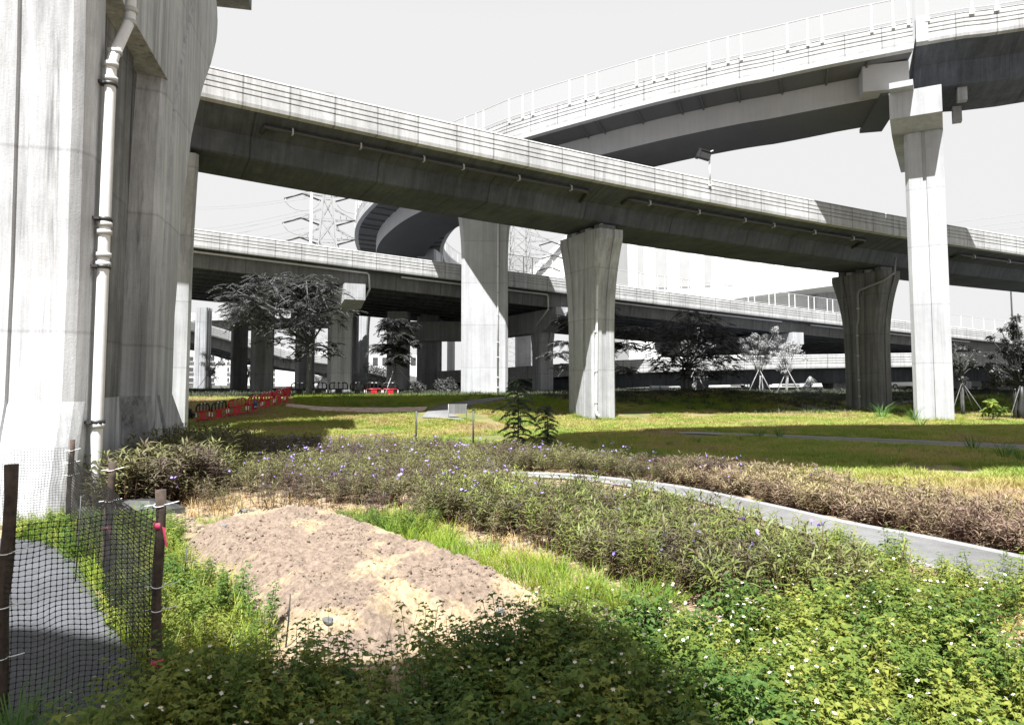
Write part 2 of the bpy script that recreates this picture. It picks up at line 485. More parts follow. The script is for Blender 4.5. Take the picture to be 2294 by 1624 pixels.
# abscissa of the near edge abreast of each pier
pL = m_pier(-13.95, "slim grey bridge pier just right of the big streaked pier at left", M['pier'], .05)
p2 = m_pier(6.85, "pale flared pier in the middle with a straight downpipe on its corner", M['pier'], .15)
pR = m_pier(28.7, "flared pier toned dark for deck shade, with a bent downpipe, left of the tall column", M['pier_dark'], -.05)  # full deck shade is carried by the darker concrete
p5 = m_pier(52.0, "far right pier of the sloping viaduct beyond the tall column", M['pier'], .6)
down_pipe(p2, [(-.30, -1.95, 11.7), (-.42, -1.62, 11.0), (-.55, -1.56, 8.0), (-.66, -1.52, .45), (-.66, -1.62, .22), (-.66, -1.95, .15)], .075,
          rings=[(-.45, -1.60, 10.3), (-.6, -1.55, 6.3), (-.63, -1.53, 5.0), (-.65, -1.52, 2.7), (-.66, -1.52, .9)])
hR = mz(28.7) - 3.3 - (-.05)
down_pipe(pR, [(-.2, -2.75, hR + .9), (-.3, -2.7, hR - .2), (-.98, -2.3, hR - .75), (-1.06, -.35, hR - 1.25), (-1.06, -.2, hR - 1.6), (-1.0, -.15, hR - 3.4), (-.98, .02, hR - 3.9),
               (-.96, .02, .5), (-.98, .02, .35), (-1.25, .02, .25)], .085, 'pipe_mid',
          rings=[(-1.03, -.16, hR - 2.6), (-.97, .02, hR - 4.6), (-.96, .02, 4.2), (-.96, .02, 2.4), (-.96, .02, 1.2)])

# --- high curving ramp
def Hp(px, py, Y): return at(px, py, Y)
pathH_left = [Vector((2, 121, 16.4)), Vector((-7, 114, 17.2)), Vector((-14.6, 106, 18.0)), Vector((-18.2, 97, 18.8)), Vector((-18.4, 87, 19.4)), Vector((-16.4, 76, 19.9)),
              Vector((-13.0, 67, 20.2)), Vector((-9.3, 60.6, 20.4)), Vector((-5.4, 55.6, 20.5))]
pixH = [(1086, 290, 52.4), (1131, 272, 50.8), (1189, 253, 49.6), (1297, 221, 48.2), (1470, 173, 46.2), (1649, 130, 44.4), (1704, 119, 43.8), (1854, 85, 42.3), (2044, 46.5, 41.0)]
pathH_left += [Hp(*p) for p in pixH]
pathH_right = [Hp(2050, 45, 40.9), Hp(2160, 25, 39.9), Hp(2294, 6, 38.9), Vector((36, 35.6, 23.6)), Vector((50, 31.5, 23.9)), Vector((70, 27, 24.2))]
cH = catmull(pathH_left, 1.1); cR = catmull(pathH_right, 1.4)
vH = empty("curved_ramp", (0, 60, 0), "high curving steel box ramp with a white web and ribbed wings", "ramp")
sweep("parapet", M['fascia'], cH, fascia_section(1.40), vH)
sweep("edge_strip", M['steel_white'], cH, [(-.07, -1.404), (-.07, -1.68), (.34, -1.72), (.34, -1.404)], vH)
secH = [(.424, -.97), (.424, -1.424), (.345, -1.424), (.345, -1.74), (2.30, -1.92), (2.30, -3.45), (7.7, -3.45), (7.7, -1.92), (9.65, -1.74), (9.576, -1.43), (9.576, -.97)]
def poly_sub(idx, pts): return [pts[i] for i in idx]
# web faces get white paint, the rest of the box grey
sweep("near_web", M['steel_white'], cH, [(2.285, -1.935), (2.285, -3.44), (2.297, -3.44), (2.297, -1.935)], vH)
sweep("box_girder", M['steel'], cH, secH, vH)
sweep("far_parapet", M['fascia_far'], cH, mirror(fascia_section(1.40), 10.0), vH)
sweep("far_edge_strip", M['steel_white'], cH, mirror([(-.07, -1.404), (-.07, -1.68), (.34, -1.72), (.34, -1.404)], 10.0), vH)
acc = 0.0; nxt = .8
for i in range(1, len(cH) - 1):
    acc += (cH[i] - cH[i - 1]).length
    if acc >= nxt:
        nxt += 2.3
        for e0, e1, z0, z1 in ((.36, 2.27, -1.78, -1.96), (9.64, 7.72, -1.78, -1.96)):
            t = (cH[i + 1] - cH[i - 1]); t.z = 0; t.normalize(); nn = Vector((-t.y, t.x, 0))
            a = cH[i] + nn * e0 + Vector((0, 0, z0)); c = cH[i] + nn * e1 + Vector((0, 0, z1))
            ribs = MB(); ribs.bar(a, c, .09, .20); ribs.build("wing_rib", M['steel'], vH)
# end diaphragm and the concrete approach span right of the joint
te = (cH[-1] - cH[-3]); te.z = 0; te.normalize(); ne = Vector((-te.y, te.x, 0)); the = math.atan2(te.y, te.x)
teH, neH, theH = te, ne, the
b = MB(); b.box(cH[-1] - teH * 1.3 + neH * 1.62 + Vector((0, 0, -2.78)), (2.5, 1.32, 1.62), theH); b.build("end_block", M['steel_white'], vH)
b = MB(); b.box(cH[-1] - teH * .8 + neH * 5.0 + Vector((0, 0, -3.60)), (1.4, 7.0, .26), theH); b.build("end_diaphragm", M['steel'], vH)
for k, (bx, by) in enumerate(((-5.4, 4.6), (-4.9, 6.9))):
    b = MB(); c0 = cH[-1] + te * bx + ne * by + Vector((0, 0, -3.455))
    ring = [(c0 + (te * math.cos(a) * .95 + ne * math.sin(a) * .42)) for a in [i * math.pi / 10 for i in range(20)]]
    b.loft([[p for p in ring], [p - Vector((0, 0, .05)) for p in ring]])
    o = b.build("access_hatch", M['steel'], vH)
    b = MB(); ring2 = [(c0 + (te * math.cos(a) * .72 + ne * math.sin(a) * .26)) for a in [i * math.pi / 10 for i in range(20)]]
    b.loft([[p - Vector((0, 0, .052)) for p in ring2], [p - Vector((0, 0, .06)) for p in ring2]])
    sub(o, vH, "hatch_lid", b, M['black'])
vC = empty("approach_span", (30, 38, 0), "concrete span of the high ramp right of its joint, top right corner", "bridge span")
sweep("parapet", M['fascia'], cR, fascia_section(1.40), vC)
secC = [(.424, -.97), (.424, -1.43), (2.25, -1.95), (2.45, -3.30), (7.3, -3.30), (7.5, -1.95), (9.4, -1.43), (9.4, -.97)]
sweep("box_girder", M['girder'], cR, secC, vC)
sweep("far_parapet", M['fascia_far'], cR, mirror(fascia_section(1.40), 9.82), vC)
b = MB(); t0 = (cR[2] - cR[0]); t0.z = 0; t0.normalize(); n0 = Vector((-t0.y, t0.x, 0)); a0 = math.atan2(t0.y, t0.x)
b.box(cR[0] + t0 * .32 + n0 * (-.03) + Vector((0, 0, -.62)), (.62, .10, 1.50), a0); b.build("joint_cover", M['steel_white'], vC)
for kx, ky, kh in ((2.6, 3.2, .8), (2.75, 6.6, 1.0)):
    b = MB(); b.box(cR[0] + t0 * kx + n0 * ky + Vector((0, 0, -3.3 - kh / 2 - .003)), (.5, .5, kh), a0); b.build("shear_key", M['pier'], vC)

# mesh fence on the curved ramp
mesh_m, n_, l_, p_ = new_mat("fence_mesh")
p_.inputs["Base Color"].default_value = (.45, .45, .45, 1); p_.inputs["Alpha"].default_value = .16; p_.inputs["Roughness"].default_value = .7
def mesh_fence(label, path, z0, h, e, spacing, r=.05, name="mesh_fence", every=None):
    o = empty(name, path[0], label, "fence")
    P = offset_path(path, e, 0)
    rail = MB(); rail.tube([p + Vector((0, 0, z0 + h)) for p in P], .028, 5); rail.build("top_rail", M['metal'], o)
    rail = MB(); rail.tube([p + Vector((0, 0, z0 + .12)) for p in P], .025, 5); rail.build("bottom_rail", M['metal'], o)
    net = MB(); a = [p + Vector((0, 0, z0 + .12)) for p in P]; c = [p + Vector((0, 0, z0 + h)) for p in P]
    net.add(a + c, [(i, i + 1, len(P) + i + 1, len(P) + i) for i in range(len(P) - 1)]); net.build("wire_mesh", mesh_m, o)
    acc, j = 0.0, 0; nxt = 0.6; cnt = 0
    for i in range(1, len(P)):
        seg = (P[i] - P[i - 1]).length
        while acc + seg >= nxt and cnt < 90:
            p = P[i - 1].lerp(P[i], (nxt - acc) / seg); t = P[i] - P[i - 1]; rz = math.atan2(t.y, t.x)
            b = MB(); b.box(p + Vector((0, 0, z0 + h / 2 - .1)), (r * 1.7, r, h + .2), rz); b.box(p + Vector((0, 0, z0 - .12)), (r * 3.6, r * 1.8, .26), rz)
            b.build("fence_post", M['metal_white'], o); cnt += 1
            nxt += spacing[j % len(spacing)]; j += 1
        acc += seg
    return o
mesh_fence("tall pale mesh fence following the outer edge of the high curving ramp", [p for p in cH], 0.0, 1.45, -.03, (1.15, .8, 2.7), .05)
mesh_fence("pale mesh fence on the straight span at the top right corner", [p for p in cR], 0.0, 1.45, -.03, (2.2, 1.2, 3.2), .075)
inner = offset_path(cH, 9.9, 0)
mesh_fence("mesh fence along the far inner edge of the curving ramp loop", inner[:40], 0.0, 1.4, 0, (1.6,), .06)

# column with hammerhead cap under the joint
pc_ = at(2080, 600, 43.0); the = math.radians(-30.7)
zc = at(2058, 196, 40.6).z - .15
colm = empty("hammerhead_column", (pc_.x, pc_.y, 0), "tall slender pale column with a grooved face and block cap at the right of the picture", "column", None, the)
b = LMB(); b.loft(pier_rings(2.02, 2.1, 2.1, -.5, zc - 1.3, zc - 3, ch=.2, groove=(.10, .2), gd=.09)); b.build("shaft", M['pier_white'], colm)
b = LMB()
prof = [(-2.7, zc - 1.40), (-2.7, zc + .15), (9.2, zc + .05), (9.2, zc - 1.6), (1.3, zc - 2.0), (-1.1, zc - 1.9)]
b.loft([[Vector((s * 1.32 - .3, y, z)) for y, z in prof] for s in (-1, 1)]); b.build("cap_beam", M['pier_white'], colm)
b = LMB(); b.box((-.95, 2.0, zc + .28), (1.2, 11, .34)); b.build("bearing_ledge", M['pier_white'], colm)

# pier of the curving ramp behind the main viaduct
x1, y1 = at(1085, 700, 59.5).x, 59.5
zt1 = 17.1
pH = pier("ramp_pier", "broad white pier left of centre, crossed by a diagonal shadow", None, x1, y1, math.radians(-86), 2.2, 3.75, 4.6, .95, zt1, 11.5, M['pier_white'], lugs=False, ch=.22, groove=(.0, .0001), gd=.0)
down_pipe(pH, [(2.2 / 2 + .09, 1.05, 16), (1.19, 1.05, .3)], .07, rings=[(1.19, 1.05, z) for z in (10.5, 8.4, 6.6, 4.4, 3.2, 1.6, .8)])
pHb = copy_tree(pH); pHb.location = (-9.5, 84, .9); pHb.rotation_euler.z = math.radians(-5); pHb["label"] = "far pale pier of the curving ramp, mostly hidden behind the lower deck"

# --- lower wide viaduct with many beams
BA, BB = 64.8, .5
pixB = [(450.5, 513.5), (578.5, 531), (751, 555.7), (911, 576.5), (1020, 589.3), (1137, 606), (1265, 624), (1380, 638.8), (1468, 650), (1632, 675), (1651.7, 670),
        (1878, 699.5), (1999, 716), (2042, 721), (2117, 729), (2242, 745)]
pathB = line_path(pixB, BA, BB, -70, 110)
thB = math.atan(BB); dB = Vector((math.cos(thB), math.sin(thB), 0)); nB = Vector((-math.sin(thB), math.cos(thB), 0))
def bz(x):
    for a, b in zip(pathB, pathB[1:]):
        if a.x <= x <= b.x: return a.z + (b.z - a.z) * (x - a.x) / (b.x - a.x)
    return pathB[-1].z
def bpt(x, e, dz): return Vector((x, BA + BB * x, bz(x))) + nB * e + Vector((0, 0, dz))
vB = empty("beam_viaduct", (0, 64.8, 0), "wide lower viaduct on rows of beams, passing behind the middle piers and the trees", "viaduct")
sweep("parapet", M['fascia'], pathB, fascia_section(1.38), vB)
sweep("far_parapet", M['fascia_far'], pathB, mirror(fascia_section(1.38), 26.0), vB)
sweep("edge_girder", M['girder_b'], pathB, [(1.0, -1.42), (.95, -1.6), (1.12, -2.72), (1.6, -2.72), (1.6, -1.42)], vB)
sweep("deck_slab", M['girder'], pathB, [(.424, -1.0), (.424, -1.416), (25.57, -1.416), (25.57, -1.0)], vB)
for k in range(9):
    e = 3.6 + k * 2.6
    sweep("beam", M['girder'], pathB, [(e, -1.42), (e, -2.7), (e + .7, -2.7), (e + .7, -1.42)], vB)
for xa, xb in ((-26, -11.6), (-9, 3.5), (6, 30), (34, 60)):
    pts = [bpt(x, .62, -1.62) for x in np.linspace(xa, xb, 10)]
    if xb < 5: pts += [bpt(xb + .2, .85, -1.75), bpt(xb + .25, .86, -2.9), bpt(xb - .1, 2.4, -4.4)]
    run_pipe(vB, pts, .085, [], 'pipe')
fB = [p for p in pathB if -6 < p.x < 47]
mesh_fence("low pale mesh fence with thin posts on the lower beam viaduct", fB, 0.0, 1.5, .1, (2.1, .9), .05)
fB2 = [p for p in pathB if 50 < p.x < 108]
mesh_fence("distant mesh fence on the lower viaduct right of the tall column", fB2, 0.0, 1.6, .1, (2.4,), .05)

def b_pier(x, label, cols, zb=1.05, rest=True, cap_to=24.5, cap_from=.1, mat='pier'):
    z = bz(x) - 2.74
    c = bpt(x, 0, 0)
    o = empty("frame_pier", (c.x, c.y, zb), label, "pier", "frame piers under the lower beam viaduct", thB)
    b = LMB(); zz = z - zb
    pr = [(cap_from, zz + .05 if cap_from < 1 else zz - .02), (cap_from, zz - 1.25), (cap_from + 2.9, zz - 2.1), (cap_to - 2, zz - 2.1), (cap_to, zz - 1.0), (cap_to, zz - .02), (max(.9, cap_from + .1), zz - .02)]
    b.loft([[Vector((s * .85, y, zq)) for y, zq in pr] for s in (-1, 1)]); b.build("cap_beam", M[mat], o)
    for e, w, l, flare in cols:
        r = pier_rings(w, l, l * flare, -.8, zz - 2.0, (zz - 2.0) * .55, ch=.12)
        b = LMB(); b.loft([[p + Vector((0, e, 0)) for p in q] for q in r]); b.build("column", M[mat], o)
    return o
b_pier(-12.6, "frame pier with a pale cap end sticking out, beside the big dark tree", [(5.0, 1.75, 1.8, 1.15), (20.5, 1.7, 1.9, 1.1)])
b_pier(4.9, "frame pier with a pale cap end just left of the middle flared pier", [(4.3, 1.5, 1.7, 1.4), (14.5, 1.7, 1.8, 1.1)])
b_pier(31.7, "frame pier with a bright cap end behind the two small pale trees", [(6, 1.6, 1.8, 1.2), (18, 1.6, 1.8, 1.1)], .8)
b_pier(-17.8, "black shaded frame pier with two columns left of the dark tree", [(9.2, 1.75, 1.8, 1.2), (27.0, 1.6, 1.8, 1.1)], cap_to=29, cap_from=6.5, mat="pier_dark")  # darker concrete stands in for the shade under the wide deck
b_pier(66, "far right frame pier of the lower viaduct", [(6, 1.6, 1.8, 1.2), (18, 1.6, 1.8, 1.1)], .8)
b_pier(-50, "frame pier of the lower viaduct outside the left edge", [(6, 1.6, 1.8, 1.2), (18, 1.6, 1.8, 1.1)], .8)

# further piers under and behind the lower viaduct
def slim_pier(px, pw, Y, ytop, label, mat, flare=1.0, zb=1.0, depth=1.6, th=0.0):
    p = at(px, 860, Y); w = pw / FP * Y; zt = at(px, ytop, Y).z
    o = empty("slim_pier", (p.x, Y, zb), label, "pier", "slim piers in the shade behind the dark tree", th)
    b = LMB(); b.loft(pier_rings(w, depth, depth * 1.05, -.8, zt - zb, (zt - zb) * .6, ch=.12, wflare=flare - 1, groove=(.1, .18))); b.build("shaft", mat, o)
    return o
slim_pier(788, 23, 84, 690, "narrow two toned pier between the cap end and the pale flared pier", M['pier'], zb=1.1)
slim_pier(812, 22, 88, 690, "narrow pale flared pier left of the small staked tree", M['pier_white'], 1.35, zb=1.1)
slim_pier(892, 46, 74, 700, "wide grey pier behind the small staked tree", M['pier'], 1.0, zb=1.1, depth=2.2)
slim_pier(962, 34, 82, 700, "grey pier flaring to the left, under the dark cross beam", M['pier'], 1.25, zb=1.1)
slim_pier(1010, 16, 110, 700, "very narrow bright pier far back between the shaded piers", M['pier_white'], 1.5, zb=1.1)
slim_pier(452, 26, 84, 690, "grey pier just right of the slim left pier, far back", M['pier'], 1.0, zb=1.0)
slim_pier(1345, 40, 120, 700, "pale pier seen through the gap right of the middle flared pier", M['pier_white'], 1.3, zb=1.0)
slim_pier(1172, 36, 120, 690, "pale block pier far behind the sapling", M['pier'], 1.0, zb=1.0)
p = at(970, 740, 79); cb = MB(); cb.box((p.x, 79, at(970, 743, 79).z), (7.2, 1.7, at(0, 722, 79).z - at(0, 765, 79).z), 0)
tag(cb.build("cross_beam", M['pier'], None, loc=(p.x, 79, p.z)), "dark concrete cross beam spanning between the shaded piers left of the white pier", "beam")

# --- low ramp at right, and the ramps far at left
pathR = [Vector((-8, 79.5, 3.3)), Vector((0, 77.5, 3.7)), Vector((10.7, 74.5, 4.35)), Vector((24, 73.0, 4.75)), Vector((40, 71.5, 5.0)), Vector((60, 71, 5.25)), Vector((95, 75, 5.6))]
cRr = catmull(pathR, 3)
vR = empty("low_ramp", (20, 73, 0), "low ramp with a pale grooved parapet passing beneath the beam viaduct at right", "ramp")
sweep("parapet", M['fascia'], cRr, fascia_section(1.35), vR)
sweep("far_parapet", M['fascia_far'], cRr, mirror(fascia_section(1.35), 9.0), vR)
sweep("box_girder", M['girder'], cRr, [(.424, -.95), (.424, -1.40), (1.5, -1.55), (1.6, -2.85), (7.4, -2.85), (7.5, -1.55), (8.57, -1.40), (8.57, -.95)], vR)
for i, (x, y, w) in enumerate(((2, 81, 1.3), (19.5, 77.5, 1.6), (33.5, 76, 1.5), (50, 75.5, 1.6), (68, 76, 1.5))):
    zt = 1.55 + .03 * x
    o = empty("ramp_pier", (x, y, .6), ["short shaded pier under the low ramp behind the white pier", "short pier under the low ramp behind the pale staked tree", "short pier under the low ramp left of the dark flared pier",
              "short pier under the low ramp right of the tall column", "short pier under the low ramp at the right edge"][i], "pier", "short piers under the low ramp")
    b = LMB(); b.loft(pier_rings(w, 2.4, 3.6, -.8, zt - .6 + .3, .3, ch=.1, wflare=.25)); b.build("shaft", M['pier'], o)
def small_viaduct(name, label, pts, H=1.25, W=10.0, cat="viaduct"):
    c = catmull(pts, 3); o = empty(name, c[0], label, cat)
    sweep("parapet", M['fascia_far'], c, fascia_section(H), o); sweep("far_parapet", M['fascia_far'], c, mirror(fascia_section(H), W), o)
    sweep("edge_girder", M['girder_b'], c, [(.9, -H - .02), (1.0, -H - 1.3), (1.5, -H - 1.3), (1.5, -H - .02)], o)
    sweep("deck_slab", M['girder'], c, [(.424, -H + .36), (.424, -H - .016), (W - .424, -H - .016), (W - .424, -H + .36)], o)
    for k in range(3): sweep("beam", M['girder'], c, [(3 + k * 2.4, -H - .02), (3 + k * 2.4, -H - 1.25), (3.6 + k * 2.4, -H - 1.25), (3.6 + k * 2.4, -H - .02)], o)
    return o
small_viaduct("side_ramp", "smaller beam ramp far at left, descending behind the black shaded pier", [at(360, 702, 88), at(441, 722, 93), at(512, 741, 97), at(640, 783, 103), at(760, 800, 108), at(868, 828, 114), at(960, 850, 124)])
pz = at(470, 690, 100)
small_viaduct("upper_side_ramp", "short stretch of a farther deck above the small ramp at the left", [Vector((-70, 118, 12.6)), Vector((-48, 116, 13.0)), Vector((-36, 119, 13.6)), Vector((-28, 124, 14.0))])

# --- big streaked pier at left
UA = Vector((-.23, .973, 0)).normalized(); VA = Vector((UA.y, -UA.x, 0))
FA = Vector((-7.72, 13.1, 0))
pa = empty("wall_pier", FA, "huge streaked concrete pier at the left edge, front face bright and side face in shade", "pier")
flt = [(0, 0), (4.2, 0), (6, .42), (8, .9), (9.9, 1.7), (12, 3.4), (13.5, 5.0), (14.8, 6.0), (15.6, 6.05), (16.6, 5.0), (17.4, 4.4)]
def du(z):
    for (a, fa), (b_, fb) in zip(flt, flt[1:]):
        if a <= z <= b_: return fa + (fb - fa) * (z - a) / (b_ - a)
    return flt[-1][1]
def a_ring(sec, z):
    f = du(z); out = []
    for u, v in sec:
        k = (u - 3.9) / 3.9
        uu = u + (f * k if k > 0 else .16 * f * k)
        out.append(UA * uu + VA * v + Vector((0, 0, z)))
    return out
T = 2.3
right = [(0, -.28), (.12, -.12), (.30, 0), (.80, 0), (.92, -.10), (1.0, -.5), (4.3, -.5), (4.33, -.68), (5.0, -.68), (5.02, -.5), (5.06, -.12), (5.18, 0), (5.7, 0), (5.75, -.09), (5.98, -.09), (6.03, 0),
         (7.5, 0), (7.8, -.3)]
back = [(7.8, -T + .3), (7.5, -T), (.3, -T), (0, -T + .28), (0, -1.18), (.07, -1.16), (.07, -.98), (0, -.96)]
full_r = [(u, 0 if .85 < u < 5.15 else v) for u, v in right]
zsA = [-.4, 2, 4.2] + [4.8 + .45 * i for i in range(13)]
zsA = [z for z in zsA if z < 10.2] + [10.25]
b = LMB(); b.loft([a_ring(right + back, z) for z in zsA]); b.build("shaft", M['pier_big'], pa)
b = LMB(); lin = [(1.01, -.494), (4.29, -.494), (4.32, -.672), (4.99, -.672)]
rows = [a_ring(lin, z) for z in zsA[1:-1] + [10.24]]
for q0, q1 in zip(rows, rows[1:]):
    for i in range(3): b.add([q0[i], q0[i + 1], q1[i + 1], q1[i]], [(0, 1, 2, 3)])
b.build("shaded_recess", M['recess_shade'], pa)
zsB = [10.25] + [10.6 + .4 * i for i in range(17)]
b = LMB(); b.loft([a_ring(full_r + back, z) for z in zsB]); b.build("flared_head", M['pier_big'], pa)
def ap(u, v, z): return UA * u + VA * v + Vector((0, 0, z))
down_pipe(pa, [ap(.46, .17, -.0), ap(.46, .17, .12), ap(.46, .17, 8.35), ap(.52, .2, 8.6), ap(1.25, .26, 9.65), ap(1.32, .25, 9.85), ap(1.32, .25, 17)], .105,
          rings=[ap(.46, .17, z) for z in (1.55, 4.55, 4.72, 5.15, 5.3, 8.1, 8.38)] + [ap(.56, .2, 8.68), ap(1.22, .26, 9.6), ap(1.32, .25, 9.9)])
for z in (1.62, 4.5, 5.4, 8.0):
    c = LMB(); c.tube([ap(.46, .17, z - .035), ap(.46, .17, z + .035)], .135, 12); c.box(ap(.40, .06, z), (.2, .12, .05), math.atan2(UA.y, UA.x)); c.build("pipe_clamp", M['dark'], pa)
b = LMB(); b.tube([ap(.46, .17, .14), ap(.52, .3, .03), ap(.7, .42, .02)], .125, 10); b.build("pipe_elbow", M['pipe'], pa)
# girder end resting on the flared head
b = LMB(); b.box(ap(14.0, -1.9, 17.85), (3.2, 5.5, 1.3), math.atan2(UA.y, UA.x)); b.box(ap(13.0, -1.9, 17.3), (1.0, 5.2, 1.2), math.atan2(UA.y, UA.x)); b.build("girder_seat", M['pier_dark'], pa)

# --- decks overhead, out of the picture, that shade the ground
def slab_deck(name, label, poly, z, t, cat="viaduct", mat='girder', piers=()):
    o = empty(name, (poly[0][0], poly[0][1], 0), label, cat)
    b = MB(); b.loft([[Vector((x, y, zz)) for x, y in poly] for zz in (z - t, z)]); b.build("deck", M[mat], o)
    b = MB()
    n = len(poly)
    for i in range(n):
        a, c = Vector((*poly[i], z + .45)), Vector((*poly[(i + 1) % n], z + .45)); b.bar(a, c, .2, .9)
    b.build("parapet", M['fascia_far'] if False else M['pier'], o)
    for x, y in piers:
        b = MB(); b.tube([(x, y, -.3), (x, y, z - t + .02)], .9, 16); b.build("column", M['pier'], o)
    return o
cot = math.cos(SUN_EL) / math.sin(SUN_EL)
def unshade(pts, z): return [(x - z * cot * math.sin(SUN_AZ), y - z * cot * math.cos(SUN_AZ)) for x, y in pts]
sh = [(-1.2, 26.2), (-.6, 27.6), (2.4, 31.6), (7, 34.0), (14.6, 36.6), (30, 38.2), (75, 39), (75, 20.5), (30, 20.4), (14, 20.2), (8.5, 20.0), (6.2, 20.4), (2.5, 22.6), (-.4, 25.0)]
slab_deck("shadow_band_deck", "unseen high deck overhead, outlined to cast the shadow band on the lawn", unshade(sh, 34), 34, 1.4, piers=((30, 7), (52, 7)))  # unseen; its outline is traced back from the shadow band
sh2 = [(-16, 7.4), (-4.6, 6.3), (-2.6, 5.5), (-1.5, 5.5), (-.6, 5.95), (0, 5.95), (.5, 5.7), (.85, 5.0), (1.05, 4.1), (1.3, 1), (1.6, -4), (-16, -4)]
slab_deck("foreground_shade_deck", "unseen deck added behind the camera to shade the foreground weeds", unshade(sh2, 25.4), 26, 1.2, piers=((-11, -14), ))  # added out of view, shaped only to shade the foreground
slab_deck("side_deck", "deck carried by the huge left pier, outside the picture", [(-48, 11), (-17, 13.5), (-17, 20.5), (-48, 21)], 18.6, 1.3, piers=((-30, 16.5), ))

# ------------------------------------------------------------------ ground
def in_poly(x, y, poly):
    c = False; j = len(poly) - 1
    for i in range(len(poly)):
        xi, yi = poly[i]; xj, yj = poly[j]
        if (yi > y) != (yj > y) and x < (xj - xi) * (y - yi) / (yj - yi) + xi: c = not c
        j = i
    return c
def gpoly(pix):
    """polygon on the terrain from picture points (px, py[, height of what is seen there])"""
    out = []
    for q in pix:
        p = ground(q[0], q[1], q[2] if len(q) > 2 else 0.0); out.append((p.x, p.y))
    return out
ys = np.concatenate([np.linspace(-30, 2, 12), np.linspace(2.4, 20, 110), np.linspace(20.3, 70, 110), np.geomspace(71, 1500, 40)])
us = np.linspace(-1, 1, 161)
gv, gf = [], []
for y in ys:
    half = max(28, 1.05 * y + 6)
    for u in us:
        x = half * u * (.35 + .65 * abs(u)) if False else half * u
        z = hgt(x, y)
        if y < 30: z += .05 * mnoise.fractal(Vector((x * .8, y * .8, 0)), 1.0, 2.0, 3) * sstep(2, 4, y)
        gv.append((x, y, z))
nu = len(us)
for i in range(len(ys) - 1):
    for k in range(nu - 1): gf.append((i * nu + k, i * nu + k + 1, (i + 1) * nu + k + 1, (i + 1) * nu + k))
gm, n_, l_, p_ = new_mat("ground_soil_and_turf")
pos = n_.new("ShaderNodeNewGeometry").outputs["Position"]
a1 = noise_n(n_, l_, pos, .55, 6, .65); a2 = noise_n(n_, l_, pos, 6, 6, .75)
turf = ramp_n(n_, l_, a1, [(.32, (.09, .115, .03)), (.5, (.13, .13, .04)), (.66, (.22, .16, .09))])
soil = ramp_n(n_, l_, a2, [(.3, (.12, .08, .05)), (.5, (.30, .22, .14)), (.72, (.34, .27, .18))])
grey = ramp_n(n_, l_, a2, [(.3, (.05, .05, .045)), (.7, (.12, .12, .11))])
sepg = n_.new("ShaderNodeSeparateXYZ"); l_.new(pos, sepg.inputs[0])
wob = math_n(n_, l_, 'ADD', sepg.outputs[1], math_n(n_, l_, 'MULTIPLY', math_n(n_, l_, 'SUBTRACT', a1, .5), 10))
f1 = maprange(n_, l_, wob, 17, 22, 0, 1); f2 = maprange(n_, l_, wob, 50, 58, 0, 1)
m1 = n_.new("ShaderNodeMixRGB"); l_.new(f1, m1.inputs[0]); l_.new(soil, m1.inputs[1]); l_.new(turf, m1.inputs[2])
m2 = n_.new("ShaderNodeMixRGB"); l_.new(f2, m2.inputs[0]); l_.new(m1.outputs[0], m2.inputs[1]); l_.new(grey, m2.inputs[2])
l_.new(m2.outputs[0], p_.inputs["Base Color"]); p_.inputs["Roughness"].default_value = .95
bp = n_.new("ShaderNodeBump"); bp.inputs["Strength"].default_value = .8; bp.inputs["Distance"].default_value = .05; l_.new(a2, bp.inputs["Height"]); l_.new(bp.outputs[0], p_.inputs["Normal"])
gb = MB(); gb.v = gv; gb.f = gf; gb.sm = [True] * len(gf)
g = gb.build("ground", gm, None, recalc=False); tag(g, "open ground of turf and bare soil beneath the viaducts", "ground", kind="structure")

def strip(name, label, left, right, mat, dz=.012, n=40, kind="structure", cat="path", curb=None):
    """a flat strip draped on the ground between two picture lines"""
    def res(pix):
        p = [Vector(ground(*q)) for q in pix]; c = catmull([(q.x, q.y, 0) for q in p], .25)
        d = [0.0]
        for a, b_ in zip(c, c[1:]): d.append(d[-1] + (b_ - a).length)
        out = []
        for i in range(n + 1):
            t = d[-1] * i / n; k = min(len(c) - 2, max(0, np.searchsorted(d, t) - 1)); f = (t - d[k]) / max(1e-6, d[k + 1] - d[k]); out.append(c[k].lerp(c[k + 1], min(1, f)))
        return out
    L, R = res(left), res(right); m = MB(); W = 6
    vs = []
    for a, b_ in zip(L, R):
        for k in range(W + 1):
            q = a.lerp(b_, k / W); vs.append((q.x, q.y, hgt(q.x, q.y) + dz + .03))
    fs = [(i * (W + 1) + k, i * (W + 1) + k + 1, (i + 1) * (W + 1) + k + 1, (i + 1) * (W + 1) + k) for i in range(n) for k in range(W)]
    m.add(vs, fs, True)
    o = m.build(name, mat); tag(o, label, cat, kind=kind)
    if curb:
        for P in (L, R):
            c = MB(); c.tube([(q.x, q.y, hgt(q.x, q.y) + .045) for q in P], .04, 4, smooth=False); c.build("kerb", curb, o)
    return o
M['paving'] = concrete("path_concrete", .175, .10, .34, grain=.12)
M['kerb'] = concrete("kerb_concrete", 0.25, .05, .1)
M['tarp'] = concrete("grey_path_surface", .10, .10, .40, grain=.2, tint=(.95, .98, 1.08))
strip("path", "pale concrete path curving from the middle down to the right edge", [(1140, 1063), (1180, 1064), (1300, 1070), (1500, 1092), (1700, 1132), (1900, 1178), (2100, 1216), (2294, 1258), (2420, 1290), (2760, 1385)],
      [(1140, 1069), (1180, 1071), (1300, 1078), (1480, 1105), (1650, 1150), (1820, 1205), (2000, 1256), (2200, 1304), (2380, 1350), (2720, 1450)], M['paving'], curb=M['kerb'])
